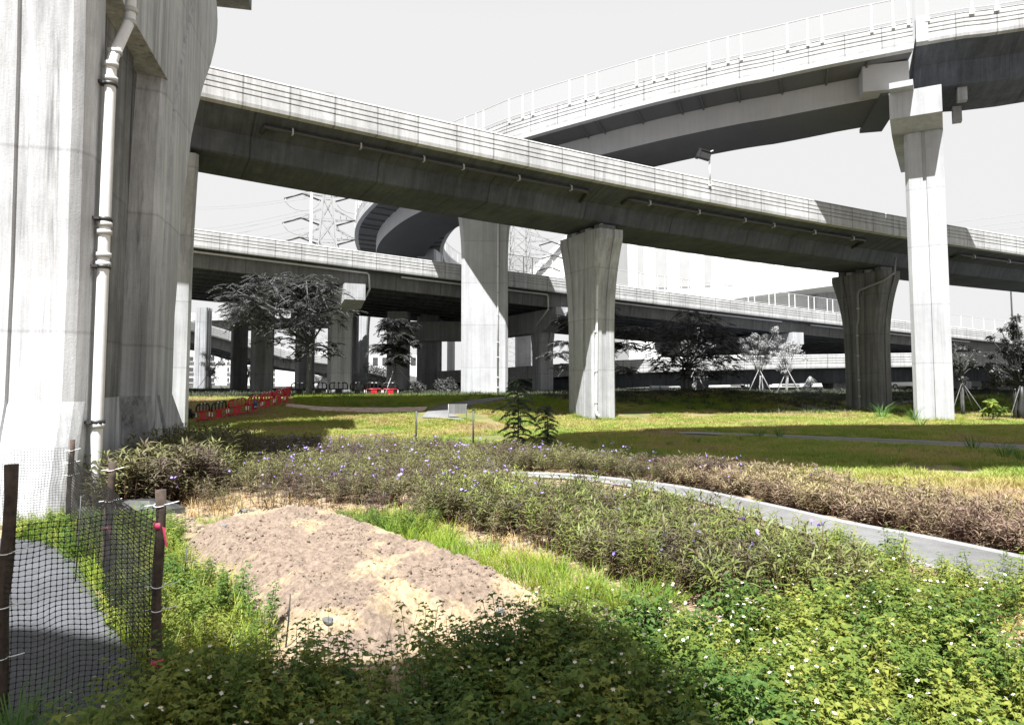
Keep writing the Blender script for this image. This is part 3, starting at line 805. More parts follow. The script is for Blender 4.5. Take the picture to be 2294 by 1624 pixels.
strip("path", "narrow pale path running level across the shaded lawn at right", [(1480, 970), (1600, 972.5), (1800, 980), (2000, 988), (2200, 997), (2420, 1007)],
      [(1480, 972), (1600, 975), (1800, 988), (2000, 999), (2200, 1009), (2420, 1021)], M['paving'], curb=M['kerb'])
strip("path", "short bright path by the white pier leading to the blank board", [(1150, 889), (1060, 897), (1000, 906), (962, 920), (945, 936)],
      [(1150, 894), (1085, 903), (1040, 914), (1018, 930), (1055, 946)], M['paving'])
strip("dirt_track", "pinkish bare dirt track on the grass left of the white pier", [(640, 905), (720, 912), (800, 914), (880, 914), (960, 912)],
      [(640, 912), (720, 922), (800, 925), (880, 925), (950, 922)], plain("dirt", (.50, .38, .32), .95, .35, 3), cat="track")
strip("walkway", "grey surfaced walkway behind the mesh fence at lower left", [(-120, 1212), (40, 1213), (120, 1225), (170, 1265), (215, 1340), (265, 1430), (320, 1500), (380, 1600)],
      [(-150, 1230), (-140, 1260), (-130, 1320), (-120, 1380), (-100, 1440), (-80, 1520), (-60, 1620), (-20, 1740)], M['tarp'], cat="walkway")
strip("service_road", "grey bare strip of ground behind the red barriers", [(380, 905), (440, 903), (520, 900), (600, 895)], [(360, 925), (440, 920), (520, 908), (600, 902)], plain("road_dust", (.22, .22, .21), .95, .2, 2), cat="road")

# ------------------------------------------------------------------ plants: leaf meshes and scattering
def fast_mesh(name, V, F4, mats, midx=None, smooth=False):
    V = np.asarray(V, np.float32).reshape(-1, 3); F4 = np.asarray(F4, np.int32)
    me = bpy.data.meshes.new(name)
    me.vertices.add(len(V)); me.vertices.foreach_set("co", V.ravel())
    k = F4.shape[1]
    me.loops.add(F4.size); me.loops.foreach_set("vertex_index", F4.ravel())
    me.polygons.add(len(F4)); me.polygons.foreach_set("loop_start", np.arange(0, F4.size, k, dtype=np.int32))
    me.polygons.foreach_set("loop_total", np.full(len(F4), k, np.int32))
    for m in mats: me.materials.append(m)
    if midx is not None: me.polygons.foreach_set("material_index", np.asarray(midx, np.int32))
    if smooth: me.polygons.foreach_set("use_smooth", np.ones(len(F4), bool))
    me.update(); me.validate(); return me
def unit(a): return a / np.maximum(1e-9, np.linalg.norm(a, axis=-1, keepdims=True))
def leaves(base, d, up, L, W, droop=.15, fold=.18):
    """diamond leaves with a mid rib: 2 quads each. base, d (unit), up (unit): Nx3; L, W: N"""
    base, d, up = (np.asarray(a, float) for a in (base, d, up)); L = np.asarray(L, float)[:, None]; W = np.asarray(W, float)[:, None]
    s = unit(np.cross(d, up)); n = unit(np.cross(s, d))
    m = base + d * L * .48 + n * L * droop * .35; tip = base + d * L - n * L * droop
    q = base + d * L * .42
    l = q - s * W * .5 + n * (W * fold + L * droop * .3); r = q + s * W * .5 + n * (W * fold + L * droop * .3)
    V = np.stack([base, l, tip, r, m], 1).reshape(-1, 3); N = len(base); i = np.arange(N)[:, None] * 5
    F = np.concatenate([i + np.array([[0, 4, 2, 1]]), i + np.array([[0, 3, 2, 4]])], 1).reshape(-1, 4)
    return V, F
class LeafMesh:
    def __init__(s): s.V = []; s.F = []; s.M = []; s.n = 0
    def add(s, V, F, mi=0):
        s.V.append(V); s.F.append(F + s.n); s.M.append(np.full(len(F), mi)); s.n += len(V)
    def stem(s, a, b, w, mi):
        a, b = np.asarray(a, float), np.asarray(b, float); d = b - a; d /= np.linalg.norm(d) + 1e-9
        x = np.cross(d, [0.3, .9, .1]); x /= np.linalg.norm(x); y = np.cross(d, x)
        V = np.array([a + x * w, a + (-.5 * x + .87 * y) * w, a + (-.5 * x - .87 * y) * w, b + x * w * .6, b + (-.5 * x + .87 * y) * w * .6, b + (-.5 * x - .87 * y) * w * .6])
        s.add(V, np.array([[0, 1, 4, 3], [1, 2, 5, 4], [2, 0, 3, 5]]), mi)
    def mesh(s, name, mats): return fast_mesh(name, np.concatenate(s.V), np.concatenate(s.F), mats, np.concatenate(s.M))
def rdir(n, zlo=-.2, zhi=.8):
    a = rng.uniform(0, 2 * np.pi, n); z = rng.uniform(zlo, zhi, n); r = np.sqrt(np.maximum(0, 1 - z * z))
    return np.stack([r * np.cos(a), r * np.sin(a), z], 1)

M['bidens'] = leaf_mat("weed_leaf", [(.15, (.050, .115, .026)), (.5, (.125, .19, .036)), (.85, (.28, .30, .06))], .40, .6, .55)
M['ruellia'] = leaf_mat("purple_green_leaf", [(.15, (.092, .064, .062)), (.45, (.12, .108, .058)), (.8, (.18, .19, .07))], .22, .35, .45, .5, .28)
M['ruellia_green'] = leaf_mat("fresh_narrow_leaf", [(.15, (.10, .11, .05)), (.45, (.145, .175, .048)), (.8, (.22, .26, .06))], .25, .35, .45, .5, .28)
M['ruellia_stem'] = leaf_mat("reddish_stem", [(.2, (.10, .05, .04)), (.8, (.16, .09, .06))], .05)
M['ruellia_dry'] = leaf_mat("brownish_leaf", [(.15, (.17, .11, .09)), (.45, (.22, .165, .11)), (.8, (.28, .24, .11))], .2, .35, .5, .6, .3)
M['petal'] = leaf_mat("purple_petal", [(.2, (.26, .19, .62)), (.8, (.42, .34, .76))], .3)
M['petal_w'] = leaf_mat("white_petal", [(.2, (.78, .78, .76)), (.8, (.85, .85, .84))], .25)
M['yellow'] = plain("flower_centre", (.62, .36, .02), .8)
M['lawn'] = leaf_mat("lawn_blade", [(.08, (.37, .26, .17)), (.26, (.41, .33, .15)), (.44, (.37, .36, .095)), (.76, (.20, .30, .05))], .38, .24, .25)
M['lawn_green'] = leaf_mat("fresh_grass_blade", [(.2, (.10, .20, .025)), (.5, (.20, .29, .03)), (.85, (.34, .36, .05))], .4, .4, .4)
M['tuft'] = leaf_mat("long_grass_blade", [(.2, (.05, .14, .03)), (.8, (.13, .24, .05))], .3, .6, .5)
M['deadgrass'] = leaf_mat("dry_grass_blade", [(.2, (.40, .27, .12)), (.8, (.62, .48, .22))], .3, .6, .5)
M['darkgrass'] = leaf_mat("shaded_grass_blade", [(.2, (.035, .045, .030)), (.8, (.085, .095, .06))], .2, .4, .5)  # shade below the far viaducts put into the blade colour
M['pebble'] = concrete("pebble", .20, .05, .4, grain=.15, tint=(1, .84, .66))

protos = {}
def proto(kind, me):
    c = protos.get(kind)
    if c is None: c = bpy.data.collections.new("proto_" + kind); protos[kind] = c
    o = bpy.data.objects.new("%s_%d" % (kind, len(c.objects)), me); c.objects.link(o)

# weed with oval leaves in threes and white daisies
for v in range(4):
    lm = LeafMesh()
    for s in range(5):
        a = rng.uniform(0, 6.28); r0 = rng.uniform(.02, .15); top = rng.uniform(.28, .56)
        bx, by = r0 * math.cos(a), r0 * math.sin(a); tx, ty = bx + .12 * math.cos(a), by + .12 * math.sin(a)
        lm.stem((bx, by, 0), (tx, ty, top), .004, 1)
        for k in range(9):
            t = .25 + .75 * k / 8; c = np.array([bx + (tx - bx) * t, by + (ty - by) * t, top * t])
            for h in (0, np.pi):
                ang = k * 1.7 + h + rng.normal(0, .3); L = rng.uniform(.040, .078) * (1.1 - .3 * t)
                pet = np.array([math.cos(ang), math.sin(ang), .35]); pet /= np.linalg.norm(pet)
                q = c + pet * L * .7
                ds = np.array([[math.cos(ang + o), math.sin(ang + o), rng.uniform(-.25, .25)] for o in (0, 1.1, -1.1)])
                ds = unit(ds); LL = np.array([L, L * .75, L * .75]) * 1.15
                V, F = leaves(np.repeat(q[None], 3, 0), ds, unit(np.array([[0, 0, 1.]] * 3) + rng.normal(0, .25, (3, 3))), LL, LL * .55, .12)
                lm.add(V, F, 0)
    proto("weed", lm.mesh("weed", [M['bidens'], M['bidens']]))
for v in range(3):
    lm = LeafMesh()
    for s in range(1 + v % 2):
        b0 = rng.normal(0, .03, 2); tp = np.array([b0[0] + rng.normal(0, .05), b0[1] + rng.normal(0, .05), rng.uniform(.50, .72)])
        lm.stem((b0[0], b0[1], .2), tp, .0025, 1)
        npet = 6; a = np.arange(npet) * 2 * np.pi / npet + rng.uniform(0, 1); tilt = rng.normal(0, .35, 2)
        d = unit(np.stack([np.cos(a), np.sin(a), tilt[0] * np.cos(a) + tilt[1] * np.sin(a)], 1))
        V, F = leaves(np.repeat(tp[None], npet, 0), d, np.array([[0, 0, 1.]] * npet), np.full(npet, .016), np.full(npet, .014), .05, .05); lm.add(V, F, 0)
        V, F = leaves(np.repeat(tp[None] + np.array([[0, 0, .004]]), 4, 0), unit(np.stack([np.cos(a[:4] * 1.5), np.sin(a[:4] * 1.5), np.full(4, .5)], 1)), np.array([[0, 0, 1.]] * 4), np.full(4, .007), np.full(4, .008)); lm.add(V, F, 2)
    proto("daisy", lm.mesh("daisy", [M['petal_w'], M['bidens'], M['yellow']]))
# upright plants with narrow leaves
def ruellia_proto(kind, lmat, h0, h1, nst, bare=.35):
    for v in range(4):
        lm = LeafMesh()
        for s in range(nst):
            a = rng.uniform(0, 6.28); r0 = rng.uniform(.01, .12); top = rng.uniform(h0, h1); lean = rng.uniform(0, .14)
            b0 = np.array([r0 * math.cos(a), r0 * math.sin(a), 0]); t0 = b0 + np.array([lean * math.cos(a), lean * math.sin(a), top])
            lm.stem(b0, t0, .005, 1)
            nw = 6
            for k in range(nw):
                t = bare + (1 - bare) * k / (nw - 1); c = b0 + (t0 - b0) * t
                m = 2 if k < nw - 2 else 4
                ang = rng.uniform(0, 6.28) + np.arange(m) * 2 * np.pi / m
                el = rng.uniform(.1, .75, m) if k < nw - 1 else rng.uniform(.5, 1.3, m)
                d = unit(np.stack([np.cos(ang), np.sin(ang), el], 1)); L = rng.uniform(.085, .15, m)
                V, F = leaves(np.repeat(c[None], m, 0), d, unit(np.array([[0, 0, 1.]] * m) + rng.normal(0, .2, (m, 3))), L, L * .17, .22, .1); lm.add(V, F, 0)
        proto(kind, lm.mesh(kind, [lmat, M['ruellia_stem']]))
ruellia_proto("ruellia", M['ruellia'], .34, .58, 5)
ruellia_proto("ruellia_green", M['ruellia_green'], .34, .58, 5)
ruellia_proto("ruellia_dry", M['ruellia_dry'], .20, .38, 6, .25)
ruellia_proto("ruellia_thin", M['ruellia'], .30, .55, 2, .4)
for v in range(3):
    lm = LeafMesh()
    for s in range(1 + v):
        tp = np.array([rng.normal(0, .05), rng.normal(0, .05), rng.uniform(.48, .70)]); n5 = 5
        nd_ = unit(np.array([rng.normal(0, .5), rng.normal(-.35, .4), 1.])); a1v = unit(np.cross(nd_, [0, 1, .2])); a2v = np.cross(nd_, a1v)
        a = np.arange(n5) * 2 * np.pi / n5
        d = unit(np.cos(a)[:, None] * a1v + np.sin(a)[:, None] * a2v + nd_ * .35)
        V, F = leaves(np.repeat(tp[None], n5, 0), d, np.repeat(nd_[None], n5, 0), np.full(n5, .031), np.full(n5, .032), .1, .05); lm.add(V, F, 0)
        lm.stem(tp - nd_ * .05, tp, .004, 1)
    proto("bloom", lm.mesh("bloom", [M['petal'], M['ruellia_stem']]))
def grass_proto(kind, mat, nbl, h0, h1, spread, w, curl, nv=4):
    for v in range(nv):
        lm = LeafMesh(); n = nbl
        a = rng.uniform(0, 6.28, n); r = spread * np.sqrt(rng.uniform(0, 1, n)); lean = rng.uniform(.05, .55, n) + r / max(spread, 1e-3) * .35
        b0 = np.stack([r * np.cos(a), r * np.sin(a), np.zeros(n)], 1); aa = a + rng.normal(0, .5, n); H = rng.uniform(h0, h1, n)
        d1 = np.stack([np.cos(aa) * lean, np.sin(aa) * lean, np.ones(n)], 1); d1 = unit(d1)
        d2 = unit(np.stack([np.cos(aa) * (lean + curl), np.sin(aa) * (lean + curl), np.ones(n) * (1 - curl * .6)], 1))
        m1 = b0 + d1 * H[:, None] * .55; tip = m1 + d2 * H[:, None] * .5
        s_ = np.stack([-np.sin(aa + rng.normal(0, .8, n)), np.cos(aa), np.zeros(n)], 1) * w
        V = np.stack([b0 - s_, b0 + s_, m1 + s_ * .8, m1 - s_ * .8, tip + s_ * .12, tip - s_ * .12], 1).reshape(-1, 3); i = np.arange(n)[:, None] * 6
        F = np.concatenate([i + np.array([[0, 1, 2, 3]]), i + np.array([[3, 2, 4, 5]])], 1).reshape(-1, 4); lm.add(V, F, 0)
        proto(kind, lm.mesh(kind, [mat]))
grass_proto("lawn", M['lawn'], 40, .08, .20, .19, .0065, .55)
grass_proto("fresh", M['lawn_green'], 26, .12, .30, .10, .004, .45)
grass_proto("tuft", M['tuft'], 46, .30, .62, .07, .005, .7)
grass_proto("dry", M['deadgrass'], 16, .08, .24, .12, .004, .6)
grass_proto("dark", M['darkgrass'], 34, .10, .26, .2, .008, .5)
for v in range(3):
    bm = bmesh.new(); bmesh.ops.create_icosphere(bm, subdivisions=2, radius=1.0)
    for vv in bm.verts:
        k = 1 + .45 * mnoise.noise(vv.co * 1.3 + Vector((v * 7, 0, 0))); vv.co = Vector((vv.co.x * k, vv.co.y * k * .8, vv.co.z * k * .6))
    me = bpy.data.meshes.new("pebble"); bm.to_mesh(me); bm.free(); me.materials.append(M['pebble']); proto("pebble", me)

def gn_group(col, n):
    ng = bpy.data.node_groups.new("scatter_" + col.name, 'GeometryNodeTree')
    ng.interface.new_socket("Geometry", in_out='INPUT', socket_type='NodeSocketGeometry')
    ng.interface.new_socket("Geometry", in_out='OUTPUT', socket_type='NodeSocketGeometry')
    N, Lk = ng.nodes, ng.links
    gi, go = N.new("NodeGroupInput"), N.new("NodeGroupOutput")
    iop = N.new("GeometryNodeInstanceOnPoints"); ci = N.new("GeometryNodeCollectionInfo")
    ci.inputs["Collection"].default_value = col; ci.inputs["Separate Children"].default_value = True; ci.inputs["Reset Children"].default_value = True
    iop.inputs["Pick Instance"].default_value = True
    def attr(nm, dt):
        a = N.new("GeometryNodeInputNamedAttribute"); a.data_type = dt; a.inputs[0].default_value = nm
        return a.outputs[0]
    Lk.new(gi.outputs[0], iop.inputs["Points"]); Lk.new(ci.outputs[0], iop.inputs["Instance"])
    Lk.new(attr("idx", 'INT'), iop.inputs["Instance Index"])
    Lk.new(attr("rot", 'FLOAT_VECTOR'), iop.inputs["Rotation"]); Lk.new(attr("scl", 'FLOAT_VECTOR'), iop.inputs["Scale"])
    Lk.new(iop.outputs[0], go.inputs[0])
    return ng
groups = {}
def scatter(name, kind, pts, smin, smax, label, cat, tilt=.12, zscale=(.8, 1.2), dz=0.0):
    pts = np.asarray(pts, float).reshape(-1, 3); n = len(pts)
    if n == 0: return None
    me = bpy.data.meshes.new(name); me.vertices.add(n); pts = pts + np.array([0, 0, dz]); me.vertices.foreach_set("co", pts.astype(np.float32).ravel())
    nv = len(protos[kind].objects)
    me.attributes.new("idx", 'INT', 'POINT').data.foreach_set("value", rng.integers(0, nv, n).astype(np.int32))
    rot = np.stack([rng.normal(0, tilt, n), rng.normal(0, tilt, n), rng.uniform(0, 6.283, n)], 1)
    me.attributes.new("rot", 'FLOAT_VECTOR', 'POINT').data.foreach_set("vector", rot.astype(np.float32).ravel())
    s = rng.uniform(smin, smax, n); sc = np.stack([s, s, s * rng.uniform(*zscale, n)], 1)
    me.attributes.new("scl", 'FLOAT_VECTOR', 'POINT').data.foreach_set("vector", sc.astype(np.float32).ravel())
    o = bpy.data.objects.new(name, me); COL.objects.link(o)
    if kind not in groups: groups[kind] = gn_group(protos[kind], nv)
    md = o.modifiers.new("scatter", 'NODES'); md.node_group = groups[kind]
    tag(o, label, cat, kind="stuff"); return o
def fill(poly, dens, thin=None, holes=(), zfun=None, cull=True, clump=None):
    """random points in a ground polygon at a density per square metre"""
    xs = [p[0] for p in poly]; ysl = [p[1] for p in poly]; A = (max(xs) - min(xs)) * (max(ysl) - min(ysl))
    out = []
    for _ in range(int(A * dens)):
        x, y = random.uniform(min(xs), max(xs)), random.uniform(min(ysl), max(ysl))
        if cull and (y < 1.8 or abs(x) > y * .80 + 3.2): continue
        if not in_poly(x, y, poly) or any(in_poly(x, y, h) for h in holes): continue
        if thin and random.random() > thin(x, y): continue
        if clump and mnoise.noise(Vector((x * clump[0], y * clump[0], 9.3))) < clump[1] + random.uniform(-.15, .15): continue
        out.append((x, y, zfun(x, y) if zfun else hgt(x, y)))
    return out

path1 = gpoly([(1105, 1062), (1180, 1062), (1300, 1067), (1500, 1091), (1700, 1131), (1900, 1177), (2100, 1215), (2294, 1257), (2420, 1289), (2760, 1384), (2720, 1455), (2380, 1352), (2200, 1308), (2000, 1260), (1820, 1208), (1650, 1153), (1480, 1107), (1300, 1080), (1105, 1073)])
path2 = gpoly([(1340, 966), (1600, 971), (1800, 979), (2000, 987), (2200, 996), (2420, 1006), (2420, 1021), (2200, 1009), (2000, 999), (1800, 988), (1600, 976), (1340, 969)])
path3 = gpoly([(1185, 885), (1120, 890), (1040, 898), (985, 909), (930, 925), (925, 945), (1050, 940), (1108, 957), (1060, 935), (1045, 920), (1075, 906), (1130, 898), (1185, 893)])
walk = gpoly([(-150, 1212), (40, 1212), (120, 1224), (170, 1264), (215, 1339), (265, 1429), (320, 1499), (380, 1610), (-160, 1700)])
dirt = gpoly([(640, 904), (720, 911), (800, 913), (880, 913), (960, 911), (955, 924), (880, 926), (800, 926), (720, 923), (640, 913)])
wallp = [(p.x, p.y) for p in (FA + UA * u + VA * v for u, v in ((-.1, .05), (7.9, .05), (7.9, -2.3), (-.1, -2.3)))]

# soil heap
heap_out = [Vector(ground(*q)) for q in [(402, 1215), (470, 1192), (600, 1178), (700, 1170), (790, 1172), (860, 1205), (960, 1245), (1060, 1280), (1150, 1310), (1225, 1340), (1080, 1385), (960, 1420), (880, 1462), (760, 1478), (650, 1462), (590, 1400), (520, 1335), (440, 1290), (410, 1250)]]
hp = [(p.x, p.y) for p in heap_out]
def seg_dist(x, y, poly):
    best = 1e9
    for i in range(len(poly)):
        ax, ay = poly[i]; bx, by = poly[(i + 1) % len(poly)]
        dx, dy = bx - ax, by - ay; t = max(0, min(1, ((x - ax) * dx + (y - ay) * dy) / (dx * dx + dy * dy + 1e-9)))
        best = min(best, math.hypot(x - ax - dx * t, y - ay - dy * t))
    return best
def heap_h(x, y, detail=True):
    if not in_poly(x, y, hp): return -.05
    d = seg_dist(x, y, hp); h = .30 * sstep(0, .55, d) + .10 * mnoise.noise(Vector((x * .7, y * .7, 4)))* sstep(0, .4, d)
    if detail:
        h += (.06 * mnoise.fractal(Vector((x * 3, y * 3, 1)), 1.0, 2.0, 3) + .055 * max(0, mnoise.noise(Vector((x * 9, y * 9, 7))) - .1) + .06 * max(0, mnoise.noise(Vector((x * 23, y * 23, 2))) - .05)) * sstep(0, .2, d)
    return h
x0, x1_, y0, y1_ = min(p[0] for p in hp), max(p[0] for p in hp), min(p[1] for p in hp), max(p[1] for p in hp)
st = .024; nx, ny = int((x1_ - x0) / st) + 1, int((y1_ - y0) / st) + 1
hv = [(x0 + i * st, y0 + j * st, heap_h(x0 + i * st, y0 + j * st)) for j in range(ny) for i in range(nx)]
hf = [(j * nx + i, j * nx + i + 1, (j + 1) * nx + i + 1, (j + 1) * nx + i) for j in range(ny - 1) for i in range(nx - 1)
      if max(hv[j * nx + i][2], hv[j * nx + i + 1][2], hv[(j + 1) * nx + i][2]) > -.04]
heap_m, n_, l_, p_ = new_mat("loose_clay_soil")
pos = n_.new("ShaderNodeNewGeometry").outputs["Position"]
a1 = noise_n(n_, l_, pos, .95, 4, .55); a2 = noise_n(n_, l_, pos, 16, 6, .8)
c1 = ramp_n(n_, l_, a2, [(.32, (.085, .062, .045)), (.5, (.20, .15, .115)), (.72, (.31, .24, .18))])
c2 = ramp_n(n_, l_, a2, [(.32, (.20, .13, .06)), (.5, (.40, .31, .18)), (.72, (.52, .44, .30))])
mx = n_.new("ShaderNodeMixRGB"); l_.new(maprange(n_, l_, a1, .50, .62, 0, 1), mx.inputs[0]); l_.new(c1, mx.inputs[1]); l_.new(c2, mx.inputs[2])
l_.new(mx.outputs[0], p_.inputs["Base Color"]); p_.inputs["Roughness"].default_value = .95
bp = n_.new("ShaderNodeBump"); bp.inputs["Strength"].default_value = .9; bp.inputs["Distance"].default_value = .03; l_.new(a2, bp.inputs["Height"]); l_.new(bp.outputs[0], p_.inputs["Normal"])
hb = MB(); hb.v = hv; hb.f = hf; hb.sm = [True] * len(hf)
o = hb.build("soil_heap", heap_m, None, recalc=False); tag(o, "low heap of loose pinkish brown clay soil in the foreground", "soil heap")
for v in range(3):
    me = protos["pebble"].objects[v].data.copy(); me.materials.clear(); me.materials.append(heap_m); proto("clod", me)
pp = [(x, y, heap_h(x, y) + .002) for x, y, _ in fill(hp, 260)]
pp = [q for q in pp if random.random() < .35 + 1.3 * mnoise.noise(Vector((q[0] * 1.5, q[1] * 1.5, 5)))]
scatter("clods", "clod", pp, .008, .028, "small clods and stones strewn over the soil heap", "stones", .6)
rock_zone = gpoly([(350, 1150), (430, 1150), (470, 1185), (410, 1200), (350, 1190)])
scatter("gravel", "pebble", fill(gpoly([(340, 1075), (1000, 1085), (1250, 1220), (1500, 1345), (1300, 1345), (900, 1180), (420, 1190), (350, 1190)]), 22) + fill(rock_zone, 80), .012, .05, "pale gravel and clods on the bare soil between the weeds", "gravel", .5)
for px, py, s, lb in ((735, 1440, .06, "grey rough boulder at the near foot of the soil heap"), (543, 1152, .10, "white lump of rubble among the purple flowers behind the heap"),
                      (370, 1592, .09, "pale stone by the foot of the right fence stake"), (500, 1228, .05, "small white stone on the left shoulder of the soil heap"), (1120, 1376, .07, "flat grey brick piece at the right end of the heap")):
    p = ground(px, py); z = max(0, heap_h(p.x, p.y))
    o = bpy.data.objects.new("rock", protos["pebble"].objects[int(px) % 3].data.copy()); COL.objects.link(o); o.location = (p.x, p.y, z + s * .35); o.scale = (s, s * .9, s); o.rotation_euler = (0, .2, px)
    o.data.materials.clear(); o.data.materials.append(M['pier_dark'] if "white" not in lb else M['paving']); tag(o, lb, "rock")

# --- beds
RT = .36
bed_back = gpoly([(352, 990, RT), (600, 984, RT), (900, 990, RT), (1130, 1002, RT), (1300, 1015, RT), (1480, 1032, RT), (1750, 1056, RT), (1745, 1098), (1500, 1091), (1300, 1068), (1105, 1062), (1105, 1080), (1200, 1110), (1120, 1160), (980, 1150), (760, 1130), (560, 1110), (400, 1105), (230, 1120), (215, 1010, RT)])
bed_dry = gpoly([(1480, 1036, .28), (1750, 1054, .28), (2000, 1092, .28), (2294, 1135, .28), (2750, 1195, .28), (2750, 1372), (2450, 1288), (2294, 1250), (2100, 1207), (1900, 1170), (1700, 1125), (1500, 1088)])
bed_front = gpoly([(1030, 1082, .42), (1180, 1082, .42), (1300, 1086, .42), (1480, 1112, .42), (1650, 1158, .42), (1820, 1212, .42), (1985, 1250, .42), (2045, 1330), (1900, 1372), (1750, 1382), (1600, 1372), (1480, 1348), (1340, 1296), (1230, 1240), (1130, 1200), (1000, 1180), (940, 1150)])
bed_thin = gpoly([(370, 1105), (560, 1110), (760, 1130), (980, 1150), (1130, 1200), (1230, 1235), (1340, 1300), (1300, 1300), (1100, 1225), (950, 1180), (700, 1152), (420, 1160)])
holes = [wallp, hp, path1, path2, path3, walk]
scatter("flower_bed", "ruellia", fill(bed_back, 28, holes=holes), .7, 1.05, "broad bed of dark leaved plants with purple flowers behind the soil heap", "flower bed")
scatter("flower_bed", "ruellia_green", fill(bed_front, 20, holes=holes), .85, 1.25, "bed of tall green leaved plants with purple flowers in front of the curved path", "flower bed")
scatter("flower_bed", "ruellia", fill(bed_front, 16, holes=holes), .8, 1.2, "purplish leaved plants mixed into the bed in front of the curved path", "flower bed")
scatter("flower_bed", "ruellia_dry", fill(bed_dry, 40, holes=holes), .8, 1.2, "brownish drying bed of low plants beyond the curved path at right", "flower bed")
scatter("flower_bed", "ruellia_thin", fill(bed_thin, 13, holes=holes), .7, 1.15, "sparse thin plants on the bare soil along the back of the heap", "flower bed")
scatter("purple_flowers", "bloom", fill(bed_back, 3.2, holes=holes), .85, 1.05, "purple flowers over the dark bed behind the soil heap", "flowers", .3)
scatter("purple_flowers", "bloom", fill(bed_front, 2.6, holes=holes), .85, 1.05, "purple flowers over the green bed in front of the curved path", "flowers", .3)
scatter("purple_flowers", "bloom", fill(bed_dry, .5, holes=holes) + fill(bed_thin, .5, holes=holes), .75, 1.0, "few scattered purple flowers on the brownish bed and the sparse plants", "flowers", .3)

shrub_zone = [(p.x, p.y) for p in (FA + UA * u + VA * v for u, v in ((-.2, .35), (2, .25), (5, .25), (8.5, .1), (9.0, 1.4), (5, 2.3), (2, 2.0), (0, 1.2)))]
scatter("shrubs", "ruellia", fill(shrub_zone, 30, holes=[wallp, walk], cull=False), 1.3, 1.9, "taller dark shrubs crowding the shaded foot of the huge left pier", "shrubs")
weeds = gpoly([(330, 1640), (420, 1560, .1), (560, 1500, .25), (640, 1480, .25), (800, 1470, .28), (900, 1425, .38), (960, 1392, .48), (1080, 1368, .46), (1200, 1338, .42), (1500, 1338, .42), (1750, 1322, .40), (1900, 1300, .38), (1985, 1280, .36), (2050, 1312, .36), (2140, 1340, .36), (2294, 1385, .36), (2750, 1480, .36)]) + [(6.2, 3.2), (5.4, 1.9), (-2.6, 1.9), (-2.9, 3.6)]
def weed_thin(x, y): return 1.0 if y < 6.5 else .85
scatter("weeds", "weed", fill(weeds, 34, holes=[hp, path1], thin=weed_thin, clump=(1.1, -.5)), .65, 1.1, "thick mass of oval leaved weeds across the bottom of the picture", "weeds")
scatter("white_flowers", "daisy", fill(weeds, 17, holes=[hp, path1]), .8, 1.1, "small white daisies dotted over the foreground weeds", "flowers", .2)
weeds_r = gpoly([(1840, 1222), (2000, 1268), (2200, 1318), (2400, 1368), (2760, 1470), (2760, 1560), (2200, 1410), (2000, 1350), (1850, 1300)])
scatter("weeds", "weed", fill(weeds_r, 26, holes=[path1], clump=(1.6, -.22)), .55, .9, "patchy weeds on the dry bank beside the near side of the curved path", "weeds")
bush_p = ground(838, 1185)
scatter("weeds", "weed", [(bush_p.x + random.gauss(0, .55), bush_p.y + random.gauss(0, .35), 0) for _ in range(70)], .4, .65, "small bright green clump of weeds at the right shoulder of the soil heap", "weeds")
wl_ = gpoly([(355, 1190), (400, 1185), (425, 1260), (520, 1340), (600, 1420), (640, 1480), (480, 1560), (370, 1560), (360, 1400)])
scatter("weeds", "weed", fill(wl_, 15, holes=[hp]), .5, .9, "green weeds between the right fence stake and the soil heap", "weeds")
scatter("grass", "fresh", fill(wl_, 40, holes=[hp]), .7, 1.4, "fresh long grass between the right fence stake and the soil heap", "grass")
wf = gpoly([(30, 1180), (150, 1170), (340, 1170), (360, 1400), (345, 1540), (300, 1490), (262, 1428), (212, 1340), (165, 1264), (115, 1224), (25, 1210)])
scatter("grass", "fresh", fill(wf, 60, holes=[walk]), .7, 1.3, "bright grass verge between the grey walkway and the fence stakes", "grass")
scatter("weeds", "weed", fill(wf, 12, holes=[walk]), .4, .75, "low weeds in the verge behind the mesh fence", "weeds")
gs = gpoly([(780, 1150), (905, 1165), (1000, 1190), (1120, 1225), (1260, 1280), (1400, 1335), (1560, 1350), (1450, 1375), (1240, 1370), (1150, 1312), (1060, 1282), (960, 1247), (860, 1207), (800, 1180)])
scatter("grass", "fresh", fill(gs, 55, holes=[hp], clump=(.9, -.45)), .7, 1.35, "sunlit yellow green grass strip along the right side of the soil heap", "grass")
scatter("grass", "fresh", fill(gpoly([(430, 1165), (700, 1148), (800, 1150), (800, 1172), (700, 1172), (600, 1180), (440, 1195)]), 40, holes=[hp]), .35, .7, "thin grass along the back foot of the soil heap", "grass")
nearleft = [(-3.7, 5.0), (-2.7, 5.1), (-2.45, 4.3), (-3.3, 4.0)]
scatter("grass", "tuft", fill(nearleft, 28, cull=False), .6, .95, "dark long grass at the foot of the near left fence stake", "grass")
scatter("grass", "dry", fill(weeds_r, 30, holes=[path1]) + fill(bed_thin, 14, holes=holes), .6, 1.2, "dry straw coloured grass on the bare banks", "grass")
